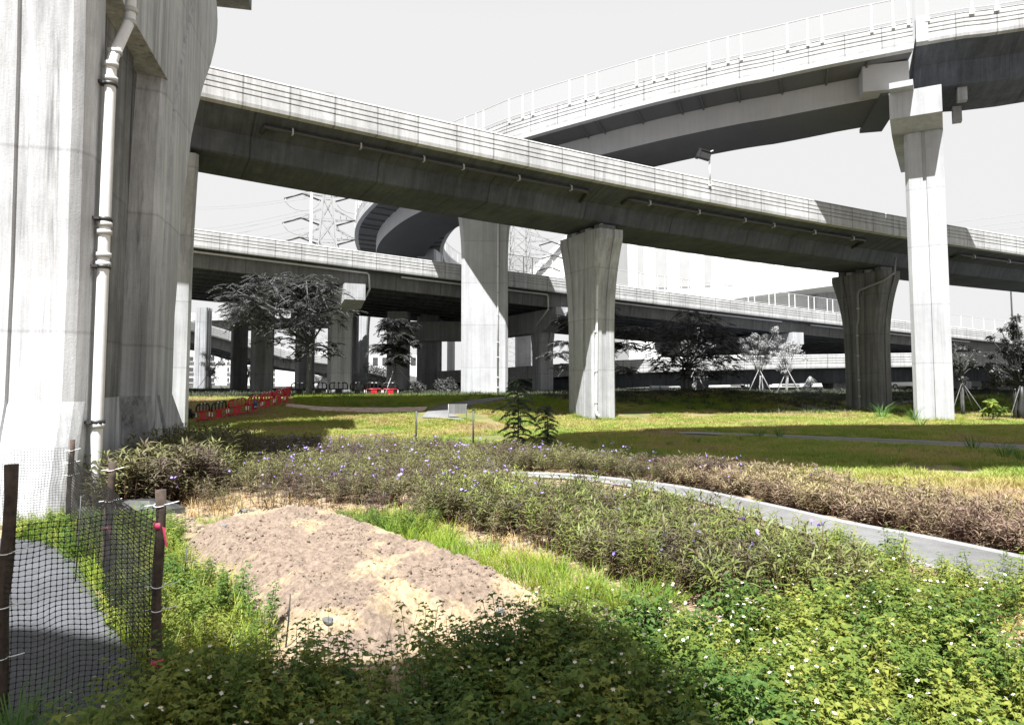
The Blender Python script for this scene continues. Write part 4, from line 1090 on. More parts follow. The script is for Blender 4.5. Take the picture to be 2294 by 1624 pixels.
# lawn
lawn_poly = [(-26, 18), (-9, 22), (-6, 24), (0, 22), (4, 18.5), (7, 15), (12, 10), (20, 8), (56, 30), (60, 62), (-40, 62)]
lh = holes + [bed_back, bed_dry, dirt, bed_front]
def l_thin(x, y): return min(1.0, (26 / y) ** 1.1)
scatter("lawn", "lawn", fill(lawn_poly, 46, thin=l_thin, holes=lh, clump=(.33, -.42)), .65, 1.2, "yellowing lawn of coarse grass spreading under the viaducts", "lawn", .1)
scatter("lawn", "fresh", fill([(2, 24), (7, 20), (16, 19), (40, 20), (44, 36), (14, 36), (4, 31)], 9, holes=lh + [path2], clump=(.5, -.35)), .6, 1.1, "extra green grass in the shaded band at right, its colour standing in for skylit shade", "grass", .1)  # green blades added to give the band the tint of skylit shade
feet = []
for pr_, hw, hl in ((p2, .95, 1.55), (colm, 1.15, 1.2), (pH, 1.3, 2.0), (pR, .95, 1.55), (pL, .95, 1.55)):
    for _ in range(130):
        e_ = random.choice((0, 1, 2, 3)); t_ = random.uniform(-1, 1); o_ = abs(random.gauss(0, .12)) + .03
        lx, ly = ((hw + o_) * (1 if e_ == 0 else -1), hl * t_) if e_ < 2 else (hw * t_, (hl + o_) * (1 if e_ == 2 else -1))
        a_ = pr_.rotation_euler.z; x_ = pr_.location.x + lx * math.cos(a_) - ly * math.sin(a_); y_ = pr_.location.y + lx * math.sin(a_) + ly * math.cos(a_)
        feet.append((x_, y_, hgt(x_, y_)))
scatter("grass", "fresh", feet, .7, 1.5, "rough grass growing round the feet of the piers", "grass", .15)
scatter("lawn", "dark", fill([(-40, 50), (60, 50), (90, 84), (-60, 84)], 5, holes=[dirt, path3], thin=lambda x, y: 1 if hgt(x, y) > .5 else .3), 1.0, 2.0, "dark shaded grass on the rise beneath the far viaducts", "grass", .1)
scatter("lawn", "fresh", fill(gpoly([(660, 890), (1140, 888), (1270, 905), (1270, 925), (1130, 900), (980, 905), (800, 912), (660, 905)]), 30, holes=[path3, dirt]) + fill(gpoly([(1420, 900), (1500, 893), (1640, 893), (1760, 910), (1700, 918), (1500, 918)]), 30) + fill(gpoly([(2125, 895), (2240, 885), (2400, 890), (2400, 925), (2125, 925)]), 30), .8, 1.4,
        "green grass on the low mounds below the viaducts", "grass", .1)

# ------------------------------------------------------------------ single plants on the lawn
def scaled_copy(me_obj, name, loc, s, label, cat, group=None, rz=0.0, mat=None):
    o = bpy.data.objects.new(name, me_obj.data); COL.objects.link(o); o.location = loc; o.scale = (s, s, s); o.rotation_euler = (0, 0, rz)
    return tag(o, label, cat, group)
for i, (px, py, s, lb) in enumerate([(1560, 996, 1.0, "long green grass tuft nearest the young trees on the shaded lawn"), (1500, 1002, .8, "small grass tuft just left of the other tufts on the shaded lawn"),
      (1700, 982, 1.5, "large fresh grass tuft touching the left end of the level path"), (1745, 980, 1.3, "grass tuft leaning on the level path beside a larger tuft"), (1660, 992, .8, "low pale tuft on the shade in front of the large path tuft"),
      (2180, 1012, 1.7, "spreading grass tuft overlapping the level path at right"), (2250, 1030, 1.5, "dark grass tuft at the right edge below the level path"), (2290, 1038, 1.4, "last grass tuft cut by the right edge of the picture"),
      (2020, 1018, .8, "lone low tuft in the middle of the shaded lawn"), (1260, 994, .7, "grass tuft right beside the smaller young tree"), (1330, 998, .8, "grass tuft at the left end of the lawn's shadow")]):
    p = ground(px, py); scaled_copy(protos['tuft'].objects[i % 4], "grass_tuft", p, s, lb, "grass tuft", "long grass tufts on the lawn", i)
for i, (px, py, s, lb, k) in enumerate([(1975, 938, 2.6, "dark drooping ornamental grass in front of the dark flared pier", 'tuft'), (2048, 945, 2.4, "ornamental grass clump in front of the tall column's left corner", 'tuft'), (2062, 955, 1.6, "bright green grass clump at the foot of the tall column", 'tuft'),
      (1815, 926, 2.2, "grey wispy grass clump left of the dark flared pier", 'dark'), (850, 985, 1.2, "small pale green shrub sticking up behind the flower bed", 'fresh'), (1020, 962, 1.4, "small green weed in front of the blank board", 'fresh')]):
    p = ground(px, py); scaled_copy(protos[k].objects[i % 4], "ornamental_grass", p, s, lb, "grass clump", None, i)

# ------------------------------------------------------------------ trees
M['leaf_dark'] = leaf_mat("dark_feathery_leaf", [(.2, (.018, .019, .018)), (.5, (.042, .044, .042)), (.85, (.115, .118, .113))], .2, .9, .3, .5, .4)  # dark foliage, with viaduct shade also put into the colour
M['leaf_pale'] = leaf_mat("pale_leaf", [(.2, (.14, .14, .14)), (.5, (.34, .34, .34)), (.85, (.52, .52, .52))], .3, .9, .3, .5, .4)  # sunlit brightness put into the leaf colour
M['leaf_grey'] = leaf_mat("grey_leaf", [(.2, (.035, .036, .034)), (.5, (.075, .077, .073)), (.85, (.17, .17, .165))], .2, .9, .3, .5, .4)
M['leaf_pine'] = leaf_mat("blue_green_leaf", [(.2, (.025, .040, .030)), (.5, (.052, .082, .056)), (.85, (.13, .17, .11))], .2, 1.5, .3, .5, .4)
def tree(name, label, cat, base, clumps, leafmat, bark, trunk_r, fork, nleaf, llen, wid=.42, flat=.4, group=None, lean=(0, 0), feather=False, multi=1):
    """clumps: (dx, dz, radius) seen from the camera plus a random depth; fork: height of first limbs"""
    base = Vector(base); o = empty(name, base, label, cat, group)
    tm = LMB(); fk = Vector((lean[0], lean[1], fork))
    for s in range(multi):
        off = Vector((random.gauss(0, .14), random.gauss(0, .14), 0)) if multi > 1 else Vector((0, 0, 0))
        tm.tube([off * 1.0 + Vector((0, 0, -.2)), off + fk * .35 + Vector((random.gauss(0, .05), 0, 0)), fk * .7 + off, fk + off], [trunk_r * 1.25, trunk_r, trunk_r * .85, trunk_r * .7], 7)
    pos, dirs, ups, Ls, Ws = [], [], [], [], []
    tot = sum(c[2] ** 2 for c in clumps)
    for dx, dz, r in clumps:
        dy = random.uniform(-1, 1) * max(.3, r) * 1.3; c = Vector((dx, dy, dz))
        mid = fk.lerp(c, .5) + Vector((0, 0, .12 * (c - fk).length))
        tm.tube([fk, mid, c], [trunk_r * .45, trunk_r * .28, trunk_r * .12], 5)
        n = int(nleaf * r * r / tot)
        if feather:
            # sprays: arching twigs carrying two rows of leaflets
            for _ in range(max(3, n // 26)):
                a = random.uniform(0, 6.283); rr = r * random.random() ** .4; s0 = c + Vector((math.cos(a) * rr, math.sin(a) * rr, random.uniform(-1, 1) * r * flat))
                d = Vector((math.cos(a + random.gauss(0, .6)), math.sin(a + random.gauss(0, .6)), random.uniform(-.35, .25))).normalized(); Lt = random.uniform(.5, .95) * llen * 4.2
                if random.random() < .35: tm.bar(c, s0, trunk_r * .08)
                side = d.cross(Vector((0, 0, 1))).normalized()
                for k in range(13):
                    t = (k + 1) / 13; q = s0 + d * (Lt * t) + Vector((0, 0, -.30 * Lt * t * t))
                    for sg in (-1, 1):
                        pos.append(q); dirs.append((side * sg + d * .55 + Vector((0, 0, -.25 + random.gauss(0, .2)))).normalized()); ups.append(Vector((random.gauss(0, .2), random.gauss(0, .2), 1)))
                        Ls.append(llen * random.uniform(.7, 1.1) * (1 - .5 * t)); Ws.append(llen * wid)
        else:
            for _ in range(n):
                v = Vector((random.gauss(0, 1), random.gauss(0, 1), random.gauss(0, 1))).normalized() * (r * random.random() ** .45)
                v.z *= flat; pos.append(c + v); d = Vector((random.gauss(0, 1), random.gauss(0, 1), random.gauss(-.2, .5))).normalized(); dirs.append(d)
                ups.append(Vector((random.gauss(0, .5), random.gauss(0, .5), 1))); Ls.append(llen * random.uniform(.7, 1.3)); Ws.append(llen * wid * random.uniform(.8, 1.2))
            for _ in range(3):
                v = Vector((random.gauss(0, .6) * r, random.gauss(0, .6) * r, random.uniform(-.4, .8) * r * flat)); tm.bar(c, c + v, trunk_r * .1)
    tm.build("trunk", bark, o)
    V, F = leaves([tuple(p) for p in pos], unit(np.array([tuple(d) for d in dirs])), unit(np.array([tuple(u) for u in ups])), Ls, Ws, .18)
    link_mesh("crown", fast_mesh("crown", V, F, [leafmat]), None, o)
    return o
def px_clumps(base, fpx, pts):
    """clump list from picture offsets: (px, py, pr) relative to the base point at depth base.y"""
    k = base.y / FP; return [((px - fpx[0]) * k, (fpx[1] - py) * k * 1.01, pr * k) for px, py, pr in pts]
def stakes(base, h, r, label, n=3, group=None, mat='bark_pale', rot=0.0):
    o = empty("support_stakes", base, label, "stakes", group)
    for i in range(n):
        a = rot + 6.283 * i / n; b = LMB(); b.tube([(r * math.cos(a), r * math.sin(a), -.1), (-.06 * math.cos(a), -.06 * math.sin(a), h)], .03, 6); b.build("pole", M[mat], o)
    return o
p = at(692, 885, 50); p.z = hgt(p.x, p.y)
t_py = 850 - (p.z - CAMZ) / 50 * FP
tree("spreading_tree", "large dark tree with layered feathery crown, left of centre in front of the beam viaduct", "tree", p,
     px_clumps(p, (692, t_py), [(580, 625, 45), (545, 660, 42), (620, 650, 48), (680, 630, 40), (720, 640, 38), (590, 690, 55), (530, 695, 35), (650, 680, 55), (700, 690, 50), (745, 660, 30), (770, 695, 30), (560, 720, 40), (620, 725, 40), (680, 730, 42), (735, 715, 30),
                                (700, 785, 30), (735, 780, 32), (655, 765, 26), (620, 745, 26), (640, 800, 18), (745, 790, 18), (600, 765, 20)]), M['leaf_dark'], M['bark'], .19, 3.6, 20000, .23, .42, .42, feather=True)
p = at(885, 875, 56); p.z = hgt(p.x, p.y); t_py = 850 - (p.z - CAMZ) / 56 * FP
tree("young_tree", "small dark staked tree right of the big spreading tree", "tree", p, px_clumps(p, (885, t_py), [(880, 722, 20), (905, 730, 18), (865, 735, 16), (890, 755, 22), (860, 775, 20), (915, 770, 18), (880, 785, 22), (900, 800, 18), (850, 782, 14), (885, 815, 12)]), M['leaf_dark'], M['bark'], .1, 2.6, 12000, .21, .5, .3, feather=True)
stakes(p, 2.4, 2.2, "pale support poles propping the small dark staked tree", 3, rot=.3)
p = at(1330, 880, 57); p.z = hgt(p.x, p.y); t_py = 850 - (p.z - CAMZ) / 57 * FP
tree("spreading_tree", "dark feathery tree half hidden behind the middle flared pier", "tree", p, px_clumps(p, (1330, t_py), [(1265, 770, 22), (1250, 795, 24), (1290, 720, 40), (1330, 700, 45), (1395, 745, 38), (1430, 745, 26), (1400, 775, 30), (1270, 822, 18), (1395, 828, 24), (1340, 780, 40)]), M['leaf_dark'], M['bark'], .17, 3.2, 16000, .25, .42, .3, feather=True)
p = at(1540, 884, 60); p.z = hgt(p.x, p.y); t_py = 850 - (p.z - CAMZ) / 60 * FP
tree("round_tree", "broad dark bushy tree right of the middle flared pier", "tree", p, px_clumps(p, (1540, t_py), [(1520, 735, 40), (1560, 725, 42), (1600, 745, 40), (1630, 760, 28), (1490, 765, 32), (1540, 775, 55), (1600, 790, 48), (1640, 800, 22), (1480, 800, 26), (1510, 820, 40), (1570, 830, 40), (1625, 830, 24), (1475, 828, 18), (1545, 705, 22)]), M['leaf_dark'], M['bark'], .16, 2.0, 24000, .21, .48, .5, feather=True, multi=3)
def pale(px, basepy, Y, pts, label, n=3000, mat='leaf_pale', st=True, ll=.15, slabel=None, bark='bark_pale', tr=.06, fork=1.6):
    p = at(px, basepy, Y); p.z = hgt(p.x, p.y); t_py = 850 - (p.z - CAMZ) / Y * FP
    pts = [(a + random.gauss(0, r * .75), b_ + random.gauss(0, r * .6), r * random.uniform(.35, .6)) for a, b_, r in pts for _ in range(4)]
    tree("young_tree", label, "tree", p, px_clumps(p, (px, t_py), pts), M[mat], M[bark], tr, fork, int(n * .9), ll, .55, .75, multi=3)
    if slabel: stakes(p, 2.3, 1.5, slabel, 4, rot=.5, mat='bark' if mat == 'leaf_grey' else 'bark_pale')
pale(1558, 885, 66, [(1545, 770, 20), (1570, 765, 20), (1555, 790, 24), (1580, 795, 20), (1545, 815, 18), (1570, 825, 20), (1560, 845, 14)], "small pale leaved tree in front of the broad dark bushy tree", slabel="crossed support poles around the pale tree before the dark bushy tree")
pale(1702, 888, 67, [(1690, 770, 18), (1712, 765, 18), (1675, 785, 16), (1700, 790, 22), (1725, 785, 16), (1700, 812, 16)], "left one of two small pale staked trees before the bright cap end", slabel="support poles of the left pale tree before the bright cap end")
pale(1765, 890, 67, [(1745, 775, 18), (1765, 770, 18), (1785, 780, 16), (1760, 795, 22), (1790, 795, 14), (1735, 800, 14), (1762, 820, 18)], "right one of two small pale staked trees before the bright cap end", slabel="support poles of the right pale tree before the bright cap end")
pale(1815, 892, 66, [(1815, 868, 14), (1828, 873, 12), (1805, 876, 8)], "tiny dark sapling under the low ramp left of the dark flared pier", 700, 'leaf_dark', ll=.14)
pale(2158, 922, 48, [(2150, 785, 18), (2168, 790, 16), (2135, 800, 15), (2155, 808, 20), (2175, 806, 14), (2145, 830, 14), (2165, 838, 14), (2150, 850, 9)], "slender grey tree with a thin bent trunk right of the tall column", 1500, 'leaf_grey', bark='bark', tr=.075, fork=2.6, slabel="dark support poles of the slender tree right of the tall column")
pale(2290, 925, 44, [(2262, 745, 13), (2285, 755, 22), (2300, 775, 28), (2255, 780, 20), (2275, 800, 30), (2245, 812, 24), (2230, 838, 22), (2265, 835, 28), (2295, 850, 26), (2250, 860, 16), (2310, 815, 30)], "large bushy dark tree cut by the right edge of the picture", 6500, 'leaf_grey', ll=.17, bark='dark', tr=.15, fork=2.0, slabel="support poles of the bushy tree at the right edge")
pale(470, 886, 78, [(465, 800, 15), (485, 805, 15), (455, 818, 13), (475, 822, 17), (495, 815, 10), (470, 840, 11)], "pale thin tree between the left piers before the white apartment block", 1600, slabel="slanting support poles of the pale tree at far left")
pale(556, 886, 80, [(555, 812, 10), (562, 825, 10), (550, 835, 10), (558, 845, 8)], "thin pale tree seen between the two black columns", 900, slabel="crossed poles at the tree between the two black columns")
pale(2245, 875, 75, [(2240, 835, 10), (2255, 840, 11), (2232, 848, 9), (2250, 855, 10)], "small dark tree far back right of the slender tree", 700, 'leaf_dark', bark='bark')
def bush(px, py, Y, pts, label, n, mat, ll=.15):
    p = at(px, py, Y); p.z = hgt(p.x, p.y); t_py = 850 - (p.z - CAMZ) / Y * FP
    tree("bush", label, "bush", p, px_clumps(p, (px, t_py), pts), M[mat], M['bark'], .04, .4, n, ll, .5, .9)
bush(785, 886, 76, [(780, 835, 18), (800, 845, 16), (770, 850, 14), (790, 862, 16)], "pale leafy bush left of a larger pale bush behind the black barriers", 1300, 'leaf_pale', .17)
bush(842, 886, 76, [(830, 830, 20), (855, 835, 20), (845, 850, 22), (865, 852, 16), (825, 855, 16)], "larger pale leafy bush behind the black barriers", 1900, 'leaf_pale', .17)
bush(710, 886, 78, [(700, 845, 12), (712, 852, 10), (722, 842, 10)], "small pale bush behind the left end of the black barriers", 600, 'leaf_pale', .15)
bush(938, 886, 60, [(930, 862, 12), (945, 868, 11), (935, 876, 11)], "low dark shrub left of the shaded shrub by the white pier", 700, 'leaf_grey', .16)
bush(1000, 886, 62, [(985, 862, 15), (1005, 858, 16), (1015, 870, 14), (990, 875, 14)], "shaded spreading shrub beside the left edge of the white pier", 1400, 'leaf_grey', .18)
bush(412, 958, 34.0, [(408, 920, 13), (418, 928, 12), (404, 936, 12), (414, 944, 11)], "round glossy bush in front of the slim left pier", 900, 'leaf_grey', .17)
bush(2225, 932, 42, [(2215, 905, 9), (2230, 900, 8), (2225, 918, 12), (2240, 922, 9), (2208, 924, 8)], "big leaved yellow green plant on the mound right of the tall column", 110, 'bidens', .42)
bush(2112, 925, 43.5, [(2115, 912, 6), (2108, 918, 6)], "spindly pale weed beside the right foot of the tall column", 90, 'lawn_green', .16)
# young feathery trees with whorled drooping branches
def sapling(px, basepy, top, spread, Y, label, n=1500):
    p = at(px, basepy, Y); p.z = hgt(p.x, p.y); H = at(px, top, Y).z - p.z; k = Y / FP
    o = empty("feathery_sapling", p, label, "sapling", "feathery saplings at the edge of the flower bed")
    tm = LMB(); tm.tube([(0, 0, -.1), (.02, 0, H * .5), (-.03, 0, H)], [.035, .022, .008], 6)
    pos, dirs, ups, Ls, Ws = [], [], [], [], []
    nb = 40
    for i in range(nb):
        z = H * (.10 + .88 * i / nb); a = i * 2.4 + random.gauss(0, .3); L = spread * k * (1.15 if random.random() < .25 else .8) * (.35 + .65 * math.sin(math.pi * min(1, .22 + .74 * i / nb))) * random.uniform(.5, 1.15)
        d = Vector((math.cos(a), math.sin(a), .35)); prev = Vector((0, 0, z)); pts = [prev]
        for s in range(1, 8):
            t = s / 7; q = Vector((0, 0, z)) + Vector((d.x, d.y, 0)) * (L * t) + Vector((0, 0, L * (.30 * t - .50 * t * t))); pts.append(q)
        tm.tube(pts, [.009] * 7 + [.003], 4)
        for s in range(1, 8):
            dd = (pts[s] - pts[s - 1]).normalized(); side = dd.cross(Vector((0, 0, 1))).normalized()
            for _ in range(int(n / nb / 7) + 1):
                q = pts[s - 1].lerp(pts[s], random.random()); pos.append(q); sg = random.choice((-1, 1))
                dirs.append((side * sg * random.uniform(.4, 1.1) + dd * .7 + Vector((0, 0, random.gauss(-.25, .35)))).normalized()); ups.append(Vector((random.gauss(0, .4), random.gauss(0, .4), 1)))
                Ls.append(random.uniform(.07, .14)); Ws.append(.022)
    tm.build("trunk", M['bark_brown'], o)
    V, F = leaves([tuple(q) for q in pos], np.array([tuple(q) for q in dirs]), unit(np.array([tuple(q) for q in ups])), Ls, Ws, .2)
    link_mesh("crown", fast_mesh("crown", V, F, [M['leaf_pine']]), None, o)
sapling(1160, 1004, 842, 62, 25.5, "taller dark blue green feathery sapling beside the flower bed", 7000)
sapling(1226, 1000, 905, 42, 26.0, "shorter feathery sapling to the right of the taller one", 2600)

# ------------------------------------------------------------------ crowd control barriers
def barrier(p, q, label, group, top, low, sign=False, h=1.0):
    """folding plastic barrier standing between two ground points"""
    p, q = Vector(p), Vector(q); d = q - p; W = math.hypot(d.x, d.y); th = math.atan2(d.y, d.x); c = (p + q) / 2
    o = empty("barrier", (c.x, c.y, min(p.z, q.z)), label, "barrier", group, th)
    sl = d.z / W
    def Z(x, z): return z + sl * x
    w = W / 2 - .03; r = .048; z0, zm, z1 = .16, .56, h
    b = LMB(); cr = .18
    b.tube([(-w, 0, Z(-w, zm)), (-w, 0, Z(-w, z1 - cr)), (-w + cr * .3, 0, Z(-w, z1 - cr * .3)), (-w + cr, 0, Z(-w + cr, z1)), (w - cr, 0, Z(w - cr, z1)), (w - cr * .3, 0, Z(w, z1 - cr * .3)), (w, 0, Z(w, z1 - cr)), (w, 0, Z(w, zm))], r, 6)
    for k in (-.5, 0, .5): b.bar((k * w, 0, Z(k * w, zm)), (k * w, 0, Z(k * w, z1)), .065)
    b.build("top_frame", M[top], o)
    b = LMB()
    b.tube([(-w, 0, Z(-w, zm)), (w, 0, Z(w, zm))], r, 6); b.tube([(-w, 0, Z(-w, z0)), (w, 0, Z(w, z0))], r, 6)
    for k in (-1, -.33, .33, 1): b.bar((k * w, 0, Z(k * w, z0)), (k * w, 0, Z(k * w, zm)), .06, .05)
    b.build("lower_frame", M[low], o)
    b = LMB(); b.box((0, 0, Z(0, (z0 + zm) / 2)), (.56 * w, .04, zm - z0)); b.build("centre_panel", M[low], o)
    for k in (-.82, .82):
        b = LMB(); b.box((k * w, 0, Z(k * w, .05)), (.09, .46, .06)); b.bar((k * w, 0, Z(k * w, .03)), (k * w, 0, Z(k * w, z0)), .07); b.build("foot", M['black'], o)
    for k in (-1, 1):
        b = LMB(); b.box((k * w, -.038, Z(k * w, .40)), (.055, .02, .2)); b.build("reflector", M['white'], o)
    for k in (-.25, .25):
        b = LMB(); b.box((k * w, -.02, Z(k * w, z1 + .012)), (.2 * w, .06, .05)); b.build("reflector", M['white'], o)
    if sign:
        s = LMB(); s.box((0.02, -.045, Z(0, .50)), (.34, .02, .42)); sg = s.build("blue_sign", M['blue'], o)
        s = LMB(); s.bar((-.02, -.06, Z(0, .66)), (.02, -.06, Z(0, .60)), .05, .01); s.bar((.06, -.06, Z(0, .66)), (.02, -.06, Z(0, .60)), .05, .01)
        for k in range(5): s.bar((-.11 + k * .06, -.06, Z(0, .34)), (-.11 + k * .06, -.06, Z(0, .40)), .03, .01)
        s.build("white_mark", M['white'], sg)
    return o
red_px = [(436, 947), (471, 944), (508, 935), (553, 928), (585, 918), (613, 911), (637, 905), (650, 899)]
rl = ["red barrier with a blackened top next to the slim left pier", "second red barrier from the slim left pier, with a black top", "bright red barrier left of the one with a blue sign", "red barrier carrying a small blue sign",
      "dull red barrier with a dark frame just right of the blue sign", "dull red barrier third from the far end of the red row", "far dull red barrier, last but one near the tree trunk"]
tops = ['black', 'black', 'red', 'red', 'red', 'red', 'red']
RP = [Vector(ground(*q)) for q in red_px]
for i in range(7):
    a, c = RP[i], RP[i + 1]; dd = (c - a) * .04
    barrier(a + dd, c - dd, rl[i], "red plastic barriers in a row on the grass", tops[i], 'red', i == 3, .95)
bl = ["black barrier at the left end beside the big tree trunk", "black barrier second from the big tree trunk", "black barrier third from the big tree trunk, before the pale column", "black barrier fourth from the tree trunk, before the pale bushes", "black topped barrier with a red lower rail, last but one",
      "black topped barrier with a red panel at the right end of the row"]
for i, (xa, xb) in enumerate([(651, 690), (693, 732), (737, 779), (784, 817), (819, 856), (857, 892)]):
    a, c = at(xa, 886, 53.0), at(xb, 886, 53.5); a.z = hgt(a.x, a.y); c.z = hgt(c.x, c.y)
    barrier(a, c, bl[i], "black barriers in a row on the rise", 'black', 'black' if i < 4 else 'red', False, 1.02)
# leaning pole beside the red barriers
a, c = ground(702, 926), at(630, 893, 47.0)
b = MB(); b.tube([a, a.lerp(c, .5), c], [.035, .035, .03], 6); tag(b.build("wooden_pole", M['wood'], None, loc=a), "long pale wooden pole propped slanting against the red barriers", "pole")

# posts, blank board
for px, t, bpy_, lb in ((932, 918, 992, "left one of two thin grey posts behind the flower bed"), (1060, 918, 1000, "right one of two thin grey posts behind the flower bed")):
    p = ground(px, bpy_); H = at(px, t, p.y).z - p.z
    o = empty("metal_post", p, lb, "post", "thin metal posts behind the flower bed")
    b = LMB(); b.tube([(0, 0, -.2), (0, 0, H)], .033, 8); b.build("shaft", M['pipe_dark'], o); b = LMB(); b.tube([(0, 0, H - .02), (0, 0, H + .03)], .04, 8); b.build("end_cap", M['dark'], o)
p = ground(1025, 938); k = p.y / FP; zb = at(0, 926, p.y).z - p.z; zt = at(0, 905, p.y).z - p.z
o = empty("blank_board", p, "blank pale board on two thin legs at the end of the bright path", "sign board", None, .12)
b = LMB(); b.box((0, 0, (zb + zt) / 2), (40 * k, .05, zt - zb)); b.build("board", M['pier_dark'], o)
for s in (-1, 1):
    b = LMB(); b.tube([(s * 20 * k, .05, -.1), (s * 20 * k, .05, zt)], .022, 6); b.build("leg", M['metal'], o)

# ------------------------------------------------------------------ stakes and mesh fence at lower left
def stake(px, py0, py1, r, label, ties=(), ribbons=(), lean=(0, 0), base=None):
    p = base or ground(px, py1); p = Vector(p); H = at(px, py0, p.y).z - p.z
    o = empty("fence_stake", p, label, "stake", "wooden fence stakes at lower left")
    b = LMB(); n = 9; pts = [(lean[0] * t + .012 * math.sin(t * 9), lean[1] * t, -.25 + (H + .25) * t) for t in [i / n for i in range(n + 1)]]
    b.tube(pts, [r * (1 + .08 * math.sin(i * 2.3)) for i in range(n + 1)], 9); b.build("shaft", M['bark_brown'], o)
    for z in ties:
        b = LMB(); x = lean[0] * z / H; ring = [(x + (r + .006) * math.cos(a), (r + .006) * math.sin(a), z + .012 * math.sin(a)) for a in np.linspace(0, 6.283, 14)]
        b.tube(ring, .004, 5); b.tube([(x + r, -r * .3, z), (x + r + .05, -r * .6, z + .012), (x + r + .12, -r * .4, z + .03)], .004, 5); b.tube([(x - r, -r * .4, z), (x - r - .07, -r * .6, z - .01)], .004, 5); b.build("cable_tie", M['white'], o)
    for z in ribbons:
        b = LMB(); x = lean[0] * z / H; b.tube([(x, 0, z - .025), (x, 0, z + .025)], r * 1.12, 9); b.add([(x + r, -r, z), (x + r + .025, -r, z - .01), (x + r + .05, -r - .01, z - .16), (x + r + .03, -r, z - .15)], [(0, 1, 2, 3)]); b.build("ribbon", M['pink'], o)
    return o, p, H
s1, P1, H1 = stake(11, 1040, 1700, .042, "thick dark stake cut by the left edge with white cable ties", (.52, .86, 1.22), base=(at(11, 1330, 5.12).x, 5.12, 0))
s2, P2, H2 = stake(350, 1097, 1548, .038, "right dark stake with pink ribbons and a white tie, mesh fixed to it", (.62, .80, 1.42), (.22, 1.26), lean=(-.02, 0))
s3, P3, H3 = stake(232, 1035, 1302, .042, "middle dark stake behind the net, leaning slightly right", (.95, 1.32), (.62,), lean=(.05, 0))
s4, P4, H4 = stake(150, 985, 1182, .038, "thin far stake with pale ties in front of the huge pier", (.85, 1.05, 1.25), lean=(.03, 0))
for px, a_, b_, lb in ((408, 1228, 1340, "thin black rod stuck in the grass left of the soil heap"), (640, 1330, 1440, "dark dry seed stalk standing at the foot of the soil heap"), (168, 1110, 1300, "thin black looped rod standing behind the mesh fence")):
    p = ground(px, b_ + 10); H = at(px, a_, p.y).z - p.z; b = MB(); b.tube([p, p + Vector((.02, 0, H * .5)), p + Vector((.03, 0, H))], .008, 5); tag(b.build("thin_rod", M['dark'], None, loc=p), lb, "rod")
def net(label, A, B, za0, za1, zb0, zb1, cell, r, sag=.05, bulge=.1, group="black mesh netting between the stakes"):
    """square net hung between two stakes; za, zb: bottom and top at each end"""
    A, B = Vector(A), Vector(B); W = (B - A).length; d = (B - A) / W; nrm = Vector((-d.y, d.x, 0)); nu, nv_ = max(3, int(W / cell)), max(3, int((za1 - za0) / cell))
    ph = random.uniform(0, 6)
    def P(u, v):
        z0 = za0 + (zb0 - za0) * u; z1 = za1 + (zb1 - za1) * u; z1 -= sag * math.sin(math.pi * u)
        z = z0 + (z1 - z0) * v + .012 * math.sin(u * 17 + v * 5 + ph) * (1 - v * .4) + .01 * mnoise.noise(Vector((u * 9, v * 9, ph)))
        return A + d * (W * (u + .006 * math.sin(v * 8 + ph) + .006 * mnoise.noise(Vector((u * 8, v * 8, 3 + ph))))) + nrm * (bulge * math.sin(math.pi * u) * (.4 + .6 * math.sin(v * 3.0 + ph)) + .02 * mnoise.noise(Vector((u * 6, v * 6, ph)))) + Vector((0, 0, z))
    m = MB()
    for i in range(nu + 1): m.tube([P(i / nu, j / nv_) for j in range(nv_ + 1)], r, 3, cap=False, smooth=False)
    for j in range(nv_ + 1): m.tube([P(i / nu, j / nv_) for i in range(nu + 1)], r, 3, cap=False, smooth=False)
    # knots
    for i in range(nu + 1):
        for j in range(nv_ + 1): m.box(P(i / nu, j / nv_), (r * 3.4,) * 3)
    c = (A + B) / 2; o = m.build("mesh_fence", M['black'], None, loc=(c.x, c.y, 0), recalc=False); tag(o, label, "netting", group); return o
net("nearest black square mesh stretched between the thick left stake and the right stake", P1 + Vector((.03, -.03, 0)), P2 + Vector((-.02, -.03, 0)), .06, 1.40, .06, 1.40, .038, .0028, .02, .05)
net("slack black mesh running back from the right stake to the middle stake", P2 + Vector((0, .03, 0)), P3 + Vector((0, -.04, 0)), .0, 1.25, .05, 1.15, .04, .0022, .06, .08)
net("loose mesh between the middle stake and the far thin stake", P3 + Vector((-.03, .03, 0)), P4 + Vector((0, -.05, 0)), .05, 1.25, .05, 1.2, .045, .0022, .08, .12)
net("fine mesh in front of the huge pier running left from the far thin stake", P4 + Vector((-.05, 0, 0)), Vector((-9.6, 11.3, 0)), .05, 1.30, .05, 1.35, .042, .0021, .05, .1)
# dark rubble and plastic at the pier foot
p = ground(300, 1150)
b = MB(); b.loft([[p + Vector((x, y, z)) for x, y in ((-.9, -.25), (.5, -.3), (.9, .05), (.6, .4), (-.6, .45), (-1.0, .1))] for z in (-.05, .10)] + [[p + Vector((x * .7, y * .6, .22 + .06 * math.sin(x * 5))) for x, y in ((-.9, -.25), (.5, -.3), (.9, .05), (.6, .4), (-.6, .45), (-1.0, .1))]])
tag(b.build("plastic_sheet", plain("crumpled_grey_sheet", (.04, .04, .04), .6, .6, 5), None, loc=p), "crumpled grey sheet lying by the pier foot behind the netting", "sheet")

